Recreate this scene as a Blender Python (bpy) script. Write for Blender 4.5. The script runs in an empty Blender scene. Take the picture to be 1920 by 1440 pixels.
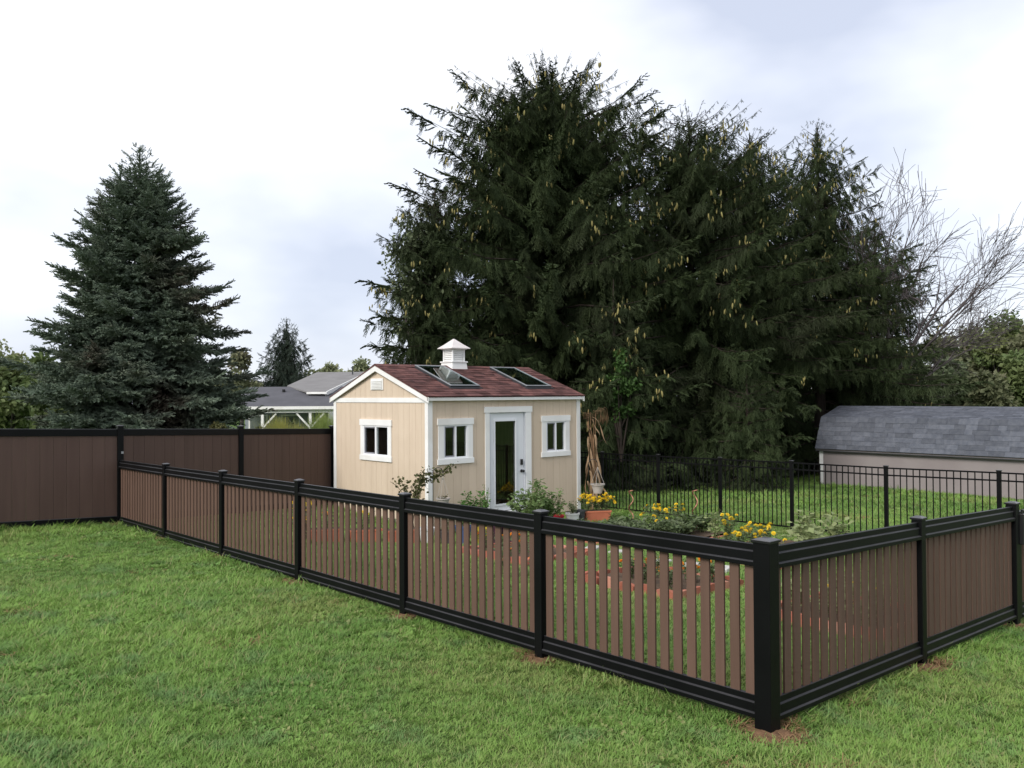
import bpy, math, random
import numpy as np
from mathutils import Vector, Matrix
R = math.radians
sc = bpy.context.scene
col = sc.collection
rng = np.random.default_rng(7)
random.seed(7)

# ------------------------------------------------------------------ camera
CAM = Vector((-5.027, -3.040, 2.238))
YAW, PITCH, ROLL, FPX = 0.73748, 0.013243, -0.005858, 1588.4
fw = Vector((math.sin(YAW), math.cos(YAW), 0)); rt = Vector((math.cos(YAW), -math.sin(YAW), 0)); up = Vector((0, 0, 1))
f2 = fw*math.cos(PITCH) + up*math.sin(PITCH); u2 = up*math.cos(PITCH) - fw*math.sin(PITCH)
r3 = rt*math.cos(ROLL) + u2*math.sin(ROLL); u3 = u2*math.cos(ROLL) - rt*math.sin(ROLL)
cd = bpy.data.cameras.new('camera'); cam = bpy.data.objects.new('camera', cd); col.objects.link(cam)
cam.matrix_world = Matrix(((r3.x, u3.x, -f2.x, CAM.x), (r3.y, u3.y, -f2.y, CAM.y), (r3.z, u3.z, -f2.z, CAM.z), (0, 0, 0, 1)))
cd.sensor_width = 36; cd.lens = 36*FPX/1920; cd.clip_end = 3000; cd.clip_start = 0.05
sc.camera = cam

# ------------------------------------------------------------------ sky, sun, exposure
SUN_EL, SUN_AZ = R(36), R(188)        # azimuth of the sun in the world's xy plane (0 = +x)
w = bpy.data.worlds.new('World'); sc.world = w; w.use_nodes = True
nt = w.node_tree; nt.nodes.clear()
def N(t, **k):
    n = nt.nodes.new(t)
    for a, b in k.items(): setattr(n, a, b)
    return n
sky = N('ShaderNodeTexSky', sky_type='NISHITA', sun_disc=False, sun_elevation=SUN_EL, sun_rotation=R(90)-SUN_AZ)
tc = N('ShaderNodeTexCoord')
mp = N('ShaderNodeMapping'); mp.inputs['Scale'].default_value = (1.0, 1.0, 2.2); mp.inputs['Location'].default_value = (0.0, 0.0, -0.42)
n1 = N('ShaderNodeTexNoise'); n1.inputs['Scale'].default_value = 1.7; n1.inputs['Detail'].default_value = 5; n1.inputs['Roughness'].default_value = .48
cr = N('ShaderNodeValToRGB'); e = cr.color_ramp.elements
e[0].position = .36; e[0].color = (3.3, 3.55, 4.25, 1); e[1].position = .66; e[1].color = (6.2, 6.22, 6.28, 1)
el = cr.color_ramp.elements.new(.50); el.color = (4.95, 5.1, 5.5, 1)
mx = N('ShaderNodeMix', data_type='RGBA'); mx.inputs[0].default_value = .90
bg = N('ShaderNodeBackground'); bg.inputs[1].default_value = .1
out = N('ShaderNodeOutputWorld')
L = nt.links.new
L(tc.outputs['Generated'], mp.inputs[0]); L(mp.outputs[0], n1.inputs['Vector']); L(n1.outputs[0], cr.inputs[0])
L(sky.outputs[0], mx.inputs[6]); L(cr.outputs[0], mx.inputs[7]); L(mx.outputs[2], bg.inputs[0]); L(bg.outputs[0], out.inputs[0])
sl = bpy.data.lights.new('sun', 'SUN'); sl.energy = 1.5; sl.angle = R(25); sl.color = (1, .95, .88)
so = bpy.data.objects.new('sun', sl); col.objects.link(so)
sd = Vector((math.cos(SUN_AZ)*math.cos(SUN_EL), math.sin(SUN_AZ)*math.cos(SUN_EL), math.sin(SUN_EL)))
so.rotation_euler = sd.to_track_quat('Z', 'Y').to_euler(); so.location = (-10, -10, 20)
sc.view_settings.view_transform = 'Standard'; sc.view_settings.look = 'None'; sc.view_settings.gamma = 1
sc.view_settings.exposure = 1.1

# ------------------------------------------------------------------ helpers
def G(x, y):
    """height of the lawn"""
    e = math.exp(-((x-6)**2+(y-10)**2)/14)
    return -.0385*60*math.tanh(x/60) - .002*60*math.tanh(y/60) - .20*e
def Gn(x, y):
    return -.0385*60*np.tanh(x/60) - .002*60*np.tanh(y/60) - .20*np.exp(-((x-6)**2+(y-10)**2)/14)

def at(px, py, D):
    """world point D metres along the camera axis (used offline to survey far things)"""
    return CAM + (f2 + r3*((px-960)/FPX) - u3*((py-720)/FPX))*D

MATS = {}
def mat(name, c1, c2=None, scale=4.0, rough=.7, spec=.3, bump=0, bscale=60, island=False, objrand=0.0, detail=4, metal=0, trans=0.0, stretch=None, c3=None, s3=.3, clear=0, sky_glint=None):
    if name in MATS: return MATS[name]
    m = bpy.data.materials.new(name); m.use_nodes = True; t = m.node_tree; nd = t.nodes; nd.clear(); lk = t.links.new
    o = nd.new('ShaderNodeOutputMaterial'); b = nd.new('ShaderNodeBsdfPrincipled')
    b.inputs['Roughness'].default_value = rough; b.inputs['Specular IOR Level'].default_value = spec; b.inputs['Metallic'].default_value = metal
    b.inputs['Coat Weight'].default_value = clear
    geo = nd.new('ShaderNodeNewGeometry'); vec = geo.outputs['Position']
    if stretch:
        mm = nd.new('ShaderNodeMapping'); mm.inputs['Scale'].default_value = stretch; lk(vec, mm.inputs[0]); vec = mm.outputs[0]
    c2 = c2 or c1
    no = nd.new('ShaderNodeTexNoise'); no.inputs['Scale'].default_value = scale; no.inputs['Detail'].default_value = detail; lk(vec, no.inputs['Vector'])
    rp = nd.new('ShaderNodeMapRange'); rp.inputs[1].default_value = .32; rp.inputs[2].default_value = .68; lk(no.outputs[0], rp.inputs[0])
    mi = nd.new('ShaderNodeMix'); mi.data_type = 'RGBA'; mi.inputs[6].default_value = (*c1, 1); mi.inputs[7].default_value = (*c2, 1)
    fac = rp.outputs[0]
    if island:
        ad = nd.new('ShaderNodeMath'); ad.operation = 'MULTIPLY_ADD'; ad.inputs[1].default_value = .5; lk(fac, ad.inputs[0])
        a2 = nd.new('ShaderNodeMath'); a2.operation = 'MULTIPLY'; a2.inputs[1].default_value = .5; lk(geo.outputs['Random Per Island'], a2.inputs[0]); lk(a2.outputs[0], ad.inputs[2]); fac = ad.outputs[0]
    lk(fac, mi.inputs[0]); colr = mi.outputs[2]
    if c3:
        n3 = nd.new('ShaderNodeTexNoise'); n3.inputs['Scale'].default_value = s3; n3.inputs['Detail'].default_value = 3; lk(geo.outputs['Position'], n3.inputs['Vector'])
        r4 = nd.new('ShaderNodeMapRange'); r4.inputs[1].default_value = .5; r4.inputs[2].default_value = .72; lk(n3.outputs[0], r4.inputs[0])
        m3 = nd.new('ShaderNodeMix'); m3.data_type = 'RGBA'; m3.inputs[7].default_value = (*c3, 1); lk(colr, m3.inputs[6]); lk(r4.outputs[0], m3.inputs[0]); colr = m3.outputs[2]
    if objrand:
        oi = nd.new('ShaderNodeObjectInfo'); mr = nd.new('ShaderNodeMapRange'); mr.inputs[3].default_value = 1-objrand; mr.inputs[4].default_value = 1+objrand; lk(oi.outputs['Random'], mr.inputs[0])
        hs = nd.new('ShaderNodeHueSaturation'); lk(mr.outputs[0], hs.inputs['Value']); lk(colr, hs.inputs['Color']); colr = hs.outputs[0]
    if sky_glint:      # sky highlight painted into the colour of upward faces
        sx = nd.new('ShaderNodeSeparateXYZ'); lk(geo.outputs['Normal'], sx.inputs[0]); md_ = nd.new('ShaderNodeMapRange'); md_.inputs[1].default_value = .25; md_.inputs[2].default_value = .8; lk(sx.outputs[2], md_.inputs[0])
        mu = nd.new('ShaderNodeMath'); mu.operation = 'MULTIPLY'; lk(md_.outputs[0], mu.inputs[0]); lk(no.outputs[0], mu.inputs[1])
        m5 = nd.new('ShaderNodeMix'); m5.data_type = 'RGBA'; m5.inputs[7].default_value = (*sky_glint, 1); lk(colr, m5.inputs[6]); lk(mu.outputs[0], m5.inputs[0]); colr = m5.outputs[2]
    lk(colr, b.inputs['Base Color'])
    if bump:
        nb = nd.new('ShaderNodeTexNoise'); nb.inputs['Scale'].default_value = bscale; nb.inputs['Detail'].default_value = 4; lk(vec, nb.inputs['Vector'])
        bp = nd.new('ShaderNodeBump'); bp.inputs['Strength'].default_value = bump; bp.inputs['Distance'].default_value = .01; lk(nb.outputs[0], bp.inputs['Height']); lk(bp.outputs[0], b.inputs['Normal'])
    if trans:
        tr = nd.new('ShaderNodeBsdfTranslucent'); lk(colr, tr.inputs[0]); ms = nd.new('ShaderNodeMixShader'); ms.inputs[0].default_value = trans
        lk(b.outputs[0], ms.inputs[1]); lk(tr.outputs[0], ms.inputs[2]); lk(ms.outputs[0], o.inputs[0])
    else: lk(b.outputs[0], o.inputs[0])
    MATS[name] = m; return m

def glass(name, tint, base=.05):
    m = bpy.data.materials.new(name); m.use_nodes = True; t = m.node_tree; nd = t.nodes; nd.clear(); lk = t.links.new
    o = nd.new('ShaderNodeOutputMaterial'); g = nd.new('ShaderNodeBsdfGlossy'); g.inputs['Roughness'].default_value = .015; g.inputs['Color'].default_value = (.9, .95, .95, 1)
    tr = nd.new('ShaderNodeBsdfTransparent'); tr.inputs[0].default_value = (*tint, 1)
    lw = nd.new('ShaderNodeLayerWeight'); fr = nd.new('ShaderNodeMath'); fr.operation = 'POWER'; fr.inputs[1].default_value = 4; lk(lw.outputs['Facing'], fr.inputs[0])
    ad = nd.new('ShaderNodeMath'); ad.operation = 'MULTIPLY_ADD'; ad.inputs[1].default_value = .9; ad.inputs[2].default_value = base; ad.use_clamp = True
    ms = nd.new('ShaderNodeMixShader'); lk(fr.outputs[0], ad.inputs[0]); lk(ad.outputs[0], ms.inputs[0]); lk(tr.outputs[0], ms.inputs[1]); lk(g.outputs[0], ms.inputs[2]); lk(ms.outputs[0], o.inputs[0])
    return m

def wloc(o):
    p = Vector((0, 0, 0))
    while o: p = p + o.location; o = o.parent
    return p

def tag(o, label=None, cat=None, group=None, kind=None):
    if label: o['label'] = label
    if cat: o['category'] = cat
    if group: o['group'] = group
    if kind: o['kind'] = kind
    return o

def thing(name, loc, label, cat, group=None):
    o = bpy.data.objects.new(name, None); col.objects.link(o); o.location = loc; o.empty_display_size = .2
    return tag(o, label, cat, group)

def npmesh(name, V, F):
    """V (n,3) array, F (m,k) array of one polygon size"""
    V = np.ascontiguousarray(V, dtype=np.float32); F = np.ascontiguousarray(F, dtype=np.int32); m, k = F.shape
    me = bpy.data.meshes.new(name); me.vertices.add(len(V)); me.vertices.foreach_set('co', V.ravel())
    me.loops.add(m*k); me.loops.foreach_set('vertex_index', F.ravel()); me.polygons.add(m)
    me.polygons.foreach_set('loop_start', np.arange(m, dtype=np.int32)*k)
    me.update(calc_edges=True); return me

def npobj(name, V, F, m, parent=None, smooth=False, kind=None):
    off = np.array(wloc(parent)) if parent else np.zeros(3)
    me = npmesh(name, np.asarray(V)-off, F); me.materials.append(m)
    if smooth: me.polygons.foreach_set('use_smooth', np.ones(len(me.polygons), dtype=bool))
    o = bpy.data.objects.new(name, me); col.objects.link(o); o.parent = parent
    if kind: o['kind'] = kind
    return o

def child(name, me, parent, loc=(0, 0, 0), rot=None, scale=None, world=True):
    """an object sharing mesh data, placed in world space under parent (parents are never rotated)"""
    o = bpy.data.objects.new(name, me); col.objects.link(o); o.parent = parent
    o.location = Vector(loc) - (wloc(parent) if parent and world else Vector((0, 0, 0)))
    if rot is not None:
        if isinstance(rot, Matrix): o.rotation_euler = rot.to_euler()
        else: o.rotation_euler = rot
    if scale is not None: o.scale = scale
    return o

class MB:
    def __init__(s): s.V = []; s.F = []
    def poly(s, pts):
        b = len(s.V); s.V += [tuple(p) for p in pts]; s.F.append(tuple(range(b, b+len(pts)))); return s
    def hexa(s, p):      # 8 points: bottom 4 ccw, top 4 ccw
        b = len(s.V); s.V += [tuple(q) for q in p]
        for f in ((3, 2, 1, 0), (4, 5, 6, 7), (0, 1, 5, 4), (1, 2, 6, 5), (2, 3, 7, 6), (3, 0, 4, 7)): s.F.append(tuple(b+i for i in f))
        return s
    def box(s, lo, hi):
        (a, b, c), (d, e, f) = lo, hi
        return s.hexa([(a, b, c), (d, b, c), (d, e, c), (a, e, c), (a, b, f), (d, b, f), (d, e, f), (a, e, f)])
    def obox(s, o, ax, ay, az):
        o, ax, ay, az = Vector(o), Vector(ax), Vector(ay), Vector(az)
        return s.hexa([o, o+ax, o+ax+ay, o+ay, o+az, o+ax+az, o+ax+ay+az, o+ay+az])
    def bar(s, a, b, w_, h_, upv=(0, 0, 1)):
        a, b = Vector(a), Vector(b); d = (b-a).normalized(); sd_ = d.cross(Vector(upv)); 
        if sd_.length < 1e-4: sd_ = d.cross(Vector((1, 0, 0)))
        sd_.normalize(); u_ = sd_.cross(d)
        return s.obox(a - sd_*w_/2 - u_*h_/2, b-a, sd_*w_, u_*h_)
    def prism(s, poly, vec):
        n = len(poly); b = len(s.V); vec = Vector(vec)
        s.V += [tuple(p) for p in poly] + [tuple(Vector(p)+vec) for p in poly]
        s.F.append(tuple(b+i for i in reversed(range(n)))); s.F.append(tuple(b+n+i for i in range(n)))
        for i in range(n): j = (i+1) % n; s.F.append((b+i, b+j, b+n+j, b+n+i))
        return s
    def tube(s, pts, rad, n=6, cap=True):
        pts = [Vector(p) for p in pts]; b = len(s.V)
        if not hasattr(rad, '__len__'): rad = [rad]*len(pts)
        prev = None
        for i, p in enumerate(pts):
            d = (pts[min(i+1, len(pts)-1)]-pts[max(i-1, 0)]).normalized()
            if prev is None:
                a = d.cross(Vector((0, 0, 1)))
                if a.length < .01: a = d.cross(Vector((1, 0, 0)))
            else: a = prev - d*prev.dot(d)
            a.normalize(); prev = a; c = d.cross(a)
            for k in range(n):
                t = 2*math.pi*k/n; s.V.append(tuple(p + (a*math.cos(t)+c*math.sin(t))*rad[i]))
        for i in range(len(pts)-1):
            for k in range(n):
                j = (k+1) % n; s.F.append((b+i*n+k, b+i*n+j, b+(i+1)*n+j, b+(i+1)*n+k))
        if cap:
            s.F.append(tuple(b+k for k in reversed(range(n)))); s.F.append(tuple(b+(len(pts)-1)*n+k for k in range(n)))
        return s
    def lathe(s, prof, c, n=20, sx=1, sy=1):
        b = len(s.V); c = Vector(c)
        for r_, z in prof:
            for k in range(n):
                t = 2*math.pi*k/n; s.V.append((c.x+r_*sx*math.cos(t), c.y+r_*sy*math.sin(t), c.z+z))
        for i in range(len(prof)-1):
            for k in range(n):
                j = (k+1) % n; s.F.append((b+i*n+k, b+i*n+j, b+(i+1)*n+j, b+(i+1)*n+k))
        s.F.append(tuple(b+k for k in reversed(range(n)))); s.F.append(tuple(b+(len(prof)-1)*n+k for k in range(n)))
        return s
    def mesh(s, name, m, off=(0, 0, 0), smooth=False):
        me = bpy.data.meshes.new(name); o = Vector(off)
        me.from_pydata([tuple(Vector(v)-o) for v in s.V], [], s.F); me.materials.append(m)
        if smooth:
            for p in me.polygons: p.use_smooth = True
        me.update(); return me
    def build(s, name, m, parent=None, smooth=False, bevel=0, kind=None, label=None):
        me = s.mesh(name, m, wloc(parent) if parent else (0, 0, 0), smooth)
        o = bpy.data.objects.new(name, me); col.objects.link(o); o.parent = parent
        if bevel:
            md = o.modifiers.new('bevel', 'BEVEL'); md.width = bevel; md.segments = 2; md.limit_method = 'ANGLE'
        if kind: o['kind'] = kind
        if label: o['label'] = label
        return o

# ------------------------------------------------------------------ materials
BLACK = mat('black_vinyl', (.0030, .0032, .0036), (.0045, .0047, .0052), 3, rough=.42, spec=.14, bump=.05, bscale=120, sky_glint=(.062, .062, .066))  # last colour: painted sky highlight lines along the rail ledges
BROWN = mat('brown_picket', (.103, .061, .045), (.122, .074, .055), 2.5, rough=.6, spec=.25, bump=.12, bscale=18, objrand=.10, stretch=(6, 6, .5))
BROWNB = mat('brown_board', (.080, .049, .040), (.093, .058, .047), 2.0, rough=.6, spec=.25, bump=.12, bscale=18, objrand=.05, stretch=(6, 6, .4))
IRON = mat('black_aluminium', (.0025, .0025, .003), (.004, .004, .0045), 5, rough=.5, spec=.12)
SIDING = mat('tan_siding', (.57, .464, .356), (.61, .504, .392), 1.6, rough=.75, spec=.2, bump=.25, bscale=40, objrand=.02, stretch=(5, 5, .5), c3=(.54, .44, .335), s3=.7)
WHITE = mat('white_trim', (.80, .80, .79), (.74, .74, .73), 3, rough=.55, spec=.3, c3=(.70, .69, .66), s3=1.2)
VINYL = mat('white_vinyl', (.80, .81, .83), (.76, .77, .79), 3, rough=.4)
SCREEN = mat('grey_sash', (.30, .30, .33), (.26, .26, .29), 6, rough=.5)
DOORW = mat('door_paint', (.72, .74, .77), (.68, .70, .73), 2, rough=.45)
SHING = mat('maroon_shingle', (.120, .057, .052), (.070, .036, .035), 7, rough=.92, spec=.15, bump=.6, bscale=160, objrand=.42, c3=(.145, .068, .060), s3=3.0)
SHINGG = mat('grey_shingle', (.088, .096, .118), (.120, .128, .150), 9, rough=.95, spec=.1, bump=.6, bscale=150, objrand=.20)
ROOFG = mat('dark_roofing', (.075, .075, .085), (.095, .095, .108), 1.5, rough=.9, bump=.3, bscale=20)
ROOFL = mat('pale_roofing', (.17, .165, .165), (.20, .195, .195), 1.5, rough=.9, bump=.3, bscale=20)
FLASH = mat('skylight_frame', (.045, .048, .055), (.06, .063, .07), 4, rough=.4, metal=.3)
BLKM = mat('black_metal', (.012, .012, .013), None, 5, rough=.35, spec=.5)
WOODI = mat('interior_wood', (.34, .23, .14), (.25, .165, .10), 3, rough=.8, stretch=(4, 4, .6))
GLASSW = glass('window_glass', (.66, .68, .68), .06)
GLASSS = glass('skylight_glass', (.66, .78, .76), .20)
TAUPE = mat('taupe_wall', (.235, .205, .205), (.265, .235, .232), 1.2, rough=.75, bump=.2, bscale=25)
HOUSEB = mat('blue_grey_siding', (.22, .25, .28), (.25, .28, .31), 2, rough=.75)
BARK = mat('spruce_bark', (.050, .038, .030), (.030, .023, .019), 5, rough=.95, bump=.5, bscale=12, stretch=(3, 3, .6))
GREYB = mat('grey_bark', (.115, .098, .098), (.075, .064, .066), 4, rough=.95)
NORW = mat('norway_needles', (.024, .038, .015), (.050, .071, .026), .9, rough=.75, spec=.2, island=True, c3=(.030, .038, .018), s3=.35)
BLUES = mat('blue_needles', (.118, .155, .112), (.195, .245, .178), 1.1, rough=.7, spec=.25, island=True, c3=(.095, .075, .056), s3=.55)
FARS = mat('far_needles', (.040, .056, .042), (.062, .080, .060), .7, rough=.8, spec=.1, island=True)
CONE = mat('spruce_cone', (.26, .235, .085), (.20, .165, .06), 2, rough=.7, island=True)
DRYC = mat('dry_cone', (.22, .15, .085), None, 2, rough=.8)
def leafmat(n, a, b, c3=None, trans=.3): return mat(n, a, b, 1.5, rough=.6, spec=.25, island=True, trans=trans, c3=c3, s3=.25)
LF_GREEN = leafmat('leaf_green', (.095, .14, .05), (.145, .19, .07), (.18, .20, .08))
LF_GREY = leafmat('leaf_grey_green', (.10, .13, .07), (.16, .19, .105))
LF_AUT = leafmat('leaf_autumn', (.125, .145, .075), (.175, .185, .10), (.19, .15, .10))
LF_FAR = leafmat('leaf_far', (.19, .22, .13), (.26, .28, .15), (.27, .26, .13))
LF_VINE = leafmat('leaf_vine', (.040, .085, .020), (.065, .130, .030))
LF_TOM = leafmat('leaf_tomato', (.13, .21, .07), (.22, .30, .12), trans=.35)
LF_DARK = leafmat('leaf_dark', (.06, .15, .03), (.11, .22, .05), trans=.3)
LF_RED = leafmat('leaf_reddish', (.060, .085, .028), (.13, .115, .048), trans=.25)
LF_PALE = leafmat('leaf_pale', (.24, .30, .13), (.33, .36, .18), trans=.35)
LF_ORN = leafmat('leaf_ornamental', (.50, .54, .14), (.66, .60, .22), (.58, .40, .20), trans=.4)
LF_HERB = leafmat('leaf_herb', (.09, .13, .06), (.14, .18, .085))
STEM = mat('stem_green', (.09, .12, .04), (.13, .13, .06), 5, rough=.8)
YEL = mat('yellow_petal', (.78, .52, .015), (.85, .66, .05), 9, rough=.7, island=True, trans=.2)
ORA = mat('orange_petal', (.75, .22, .012), (.80, .32, .02), 9, rough=.7, trans=.2)
TERRA = mat('terracotta', (.47, .155, .085), (.40, .125, .07), 5, rough=.85, bump=.2, bscale=50, objrand=.10)
BRICKT = mat('edging_brick', (.38, .135, .085), (.30, .095, .062), 9, rough=.9, bump=.4, bscale=60, objrand=.14, c3=(.50, .26, .19), s3=2.5)
SOIL = mat('soil', (.065, .043, .028), (.11, .075, .05), 9, rough=1, bump=1, bscale=40)
SOILP = mat('bare_soil', (.10, .055, .030), (.21, .12, .065), 22, rough=1, bump=1, bscale=60)
PLWHITE = mat('white_plastic', (.70, .71, .71), (.60, .61, .60), 8, rough=.5)
PLGREY = mat('grey_plastic', (.43, .40, .37), (.33, .30, .28), 6, rough=.6)
PLRED = mat('red_plastic', (.45, .02, .035), None, 5, rough=.4)
PLBLUE = mat('blue_plastic', (.05, .10, .24), (.04, .08, .19), 5, rough=.45)
PLYEL = mat('yellow_plastic', (.62, .47, .03), (.5, .38, .03), 5, rough=.45)
PLDARK = mat('purple_plastic', (.035, .012, .025), (.05, .015, .035), 5, rough=.45)
PLCHAR = mat('charcoal_plastic', (.05, .055, .06), None, 5, rough=.5)
COPPER = mat('copper_tube', (.42, .20, .13), (.34, .16, .11), 8, rough=.4, metal=.6)
STRAW = mat('dry_leaf', (.25, .155, .085), (.42, .30, .19), 7, rough=.85, island=True, trans=.2)
HUSK = mat('dry_husk', (.14, .08, .042), (.24, .15, .085), 9, rough=.9, island=True)
PAVER = mat('pale_paver', (.52, .51, .48), (.42, .41, .39), 6, rough=.9, bump=.3, bscale=30, objrand=.1)

# ------------------------------------------------------------------ ground
def axis_pts(a, b, fine0, fine1, step):
    mid = np.arange(fine0, fine1+1e-6, step)
    lo = fine0 - np.geomspace(1, fine0-a+1, 16)[::-1]+1; hi = fine1 + np.geomspace(1, b-fine1+1, 16)-1
    return np.unique(np.concatenate([lo, mid, hi]))
gx = axis_pts(-420, 600, -14, 34, .5); gy = axis_pts(-420, 600, -10, 34, .5)
X, Y = np.meshgrid(gx, gy)
Z = Gn(X, Y) + .012*np.sin(X*1.7+Y*.6)*np.sin(Y*1.3-X*.4)
V = np.stack([X.ravel(), Y.ravel(), Z.ravel()], 1)
nx_, ny_ = len(gx), len(gy)
i = np.arange(ny_-1)[:, None]*nx_ + np.arange(nx_-1)[None]
F = np.stack([i, i+1, i+nx_+1, i+nx_], -1).reshape(-1, 4)
LAWN = mat('lawn_ground', (.056, .098, .024), (.082, .126, .033), 1.1, rough=1, spec=.05, bump=1, bscale=90, c3=(.070, .108, .030), s3=.45)
lawn = npobj('lawn', V, F, LAWN, smooth=True); lawn['kind'] = 'structure'

# ------------------------------------------------------------------ low picket fence
def rail_profile(h):
    k = h/.142
    return [(.016, 0.142*k), (.016, .101*k), (.030, .094*k), (.030, .035*k), (.044, .028*k), (.044, 0)]
def rail(parent, a, b, h, name='rail'):
    """a, b: world end points at the underside of the rail"""
    a, b = Vector(a), Vector(b); d = (b-a); nrm = Vector((-d.y, d.x, 0)).normalized()
    pr = rail_profile(h); pts = [a+nrm*x_+up*z_ for x_, z_ in pr] + [a-nrm*x_+up*z_ for x_, z_ in reversed(pr)]
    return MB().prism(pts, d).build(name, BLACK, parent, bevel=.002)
def post(parent, x, y, ztop, wd=.09, zb=None):
    zb = G(x, y)-.04 if zb is None else zb
    h = wd/2
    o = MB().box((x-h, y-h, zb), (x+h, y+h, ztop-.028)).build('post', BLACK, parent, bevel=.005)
    c = h+.009; z = ztop-.03; m = MB()
    m.hexa([(x-c, y-c, z), (x+c, y-c, z), (x+c, y+c, z), (x-c, y+c, z), (x-c, y-c, z+.017), (x+c, y-c, z+.017), (x+c, y+c, z+.017), (x-c, y+c, z+.017)])
    q = c*.42; z += .0172
    m.hexa([(x-c*.96, y-c*.96, z), (x+c*.96, y-c*.96, z), (x+c*.96, y+c*.96, z), (x-c*.96, y+c*.96, z), (x-q, y-q, z+.013), (x+q, y-q, z+.013), (x+q, y+q, z+.013), (x-q, y+q, z+.013)])
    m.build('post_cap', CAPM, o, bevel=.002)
    return o
CAPM = mat('black_cap', (.008, .008, .009), (.012, .012, .013), 3, rough=.32, spec=.4, sky_glint=(.13, .13, .14))  # cap tops carry the same painted highlight, lighter
PK_W, PK_T = .073, .017
def picket_mesh(h, wd=PK_W):
    return MB().box((-wd/2, -PK_T/2, 0), (wd/2, PK_T/2, h)).mesh('picket', BROWN)
def panel(parent, p0, p1, ztop0, ztop1, half0, half1, npk, wd=PK_W):
    """picket panel between two posts at p0, p1 (xy)"""
    p0, p1 = Vector((*p0, 0)), Vector((*p1, 0)); d = (p1-p0); Ln = d.length; d.normalize()
    a, b = p0+d*half0, p1-d*half1
    za, zb = ztop0-.052-.142, ztop1-.052-.142
    rail(parent, (a.x, a.y, za), (b.x, b.y, zb), .142)
    ga, gb = ztop0-1.285+.085, ztop1-1.285+.085
    rail(parent, (a.x, a.y, ga), (b.x, b.y, gb), .142)
    n = npk; free = (b-a).length; pitch = free/n
    ang = math.atan2(d.y, d.x)
    for i in range(n):
        t = (i+.5)*pitch; f = t/free
        z0 = ga+(gb-ga)*f+.128; z1 = za+(zb-za)*f+.012
        p = a+d*t
        key = (round(z1-z0, 2), wd)
        if key not in PKM: PKM[key] = picket_mesh(*key)
        child('picket', PKM[key], parent, (p.x, p.y, z0), rot=(0, 0, ang))
PKM = {}
py_ = [0.0, 2.139, 4.136, 6.360, 8.574, 10.752, 12.98]
pt_ = [1.285, 1.267, 1.250, 1.233, 1.208, 1.186, 1.168]
lf = thing('picket_fence', (0, 0, G(0, 0)), 'long low picket fence of brown slats with black rails, ending at thick corner post', 'fence')
for i in range(6): post(lf, 0, py_[i], pt_[i], .122 if i == 0 else .088)
for i in range(6):
    panel(lf, (0, py_[i]), (0, py_[i+1]), pt_[i], pt_[i+1], .061 if i == 0 else .044, .05 if i == 5 else .044, 17)
rf = thing('picket_fence', (2.42, 0, G(2.42, 0)), 'short low picket fence section with brown slats running from corner post towards the gate', 'fence')
post(rf, 2.42, 0, 1.187, .088); post(rf, 4.755, 0, 1.104, .10)
panel(rf, (0, 0), (2.42, 0), 1.270, 1.187, .0615, .044, 18, .086)
panel(rf, (2.42, 0), (4.755, 0), 1.187, 1.104, .044, .05, 18, .086)
# gate beyond the last post, opening just at the edge of view
gt = thing('garden_gate', (4.9, 0, G(4.9, 0)), 'low brown slat garden gate with black frame and latch beside fence post', 'gate')
gz = G(5.4, 0)
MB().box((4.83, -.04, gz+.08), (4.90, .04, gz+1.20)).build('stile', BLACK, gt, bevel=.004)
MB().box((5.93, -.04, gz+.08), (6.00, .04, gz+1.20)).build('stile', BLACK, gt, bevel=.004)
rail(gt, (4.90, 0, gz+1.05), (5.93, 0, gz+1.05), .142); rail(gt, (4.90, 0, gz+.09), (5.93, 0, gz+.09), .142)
me = picket_mesh(.85, .086)
for i in range(8): child('picket', me, gt, (4.965+i*.129, 0, gz+.215))
lt = MB().box((4.815, -.085, gz+.86), (4.875, -.041, gz+1.18)).build('latch', BLKM, gt, bevel=.006)
MB().tube([(4.845, -.09, gz+1.0), (4.845, -.12, gz+1.0), (4.845, -.125, gz+1.07)], .009, 8).build('latch_handle', BLKM, lt)
MB().tube([(4.845, -.062, gz+1.18), (4.845, -.062, gz+1.225)], .012, 8).build('latch_knob', BLKM, lt)
gp = thing('gate_post', (6.09, 0, G(6.09, 0)), 'black square hinge post on far side of the garden gate', 'post')
post(gp, 6.09, 0, gz+1.27, .10)

# bare soil patches at the feet of the posts
PATCH = []
def soil_patch(x, y, r, sx=1.0):
    n = 26; m = MB(); rs = [r*(.85+.16*math.sin(k*.48+x*5)+.12*math.sin(k*.97+y*3)+.12*random.random()) for k in range(n)]
    ring = []
    for q, hgt in ((1.0, -.004), (.7, .006), (.35, .012)):
        ring.append([(x+sx*q*rs[k]*math.cos(2*math.pi*k/n), y+q*rs[k]*math.sin(2*math.pi*k/n), 0) for k in range(n)])
        ring[-1] = [(a, b, G(a, b)+.012+hgt+random.random()*.008*(q < 1)) for a, b, _ in ring[-1]]
    b = len(m.V)
    for rg in ring: m.V += rg
    for q in range(2):
        for k in range(n): j = (k+1) % n; m.F.append((q*n+k, q*n+j, (q+1)*n+j, (q+1)*n+k))
    m.F.append(tuple(2*n+k for k in range(n)))
    o = m.build('soil_patch', SOILP, None, smooth=True); o['kind'] = 'structure'; PATCH.append((x, y, r*.95))
for (x, y, r) in [(0, 0, .20), (0, 2.14, .17), (0, 4.136, .14), (-.03, 6.36, .17), (0, 8.574, .10), (0, 10.75, .11), (2.42, -.02, .19), (4.76, 0, .14), (-.05, 12.98, .12)]: soil_patch(x, y, r)

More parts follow.
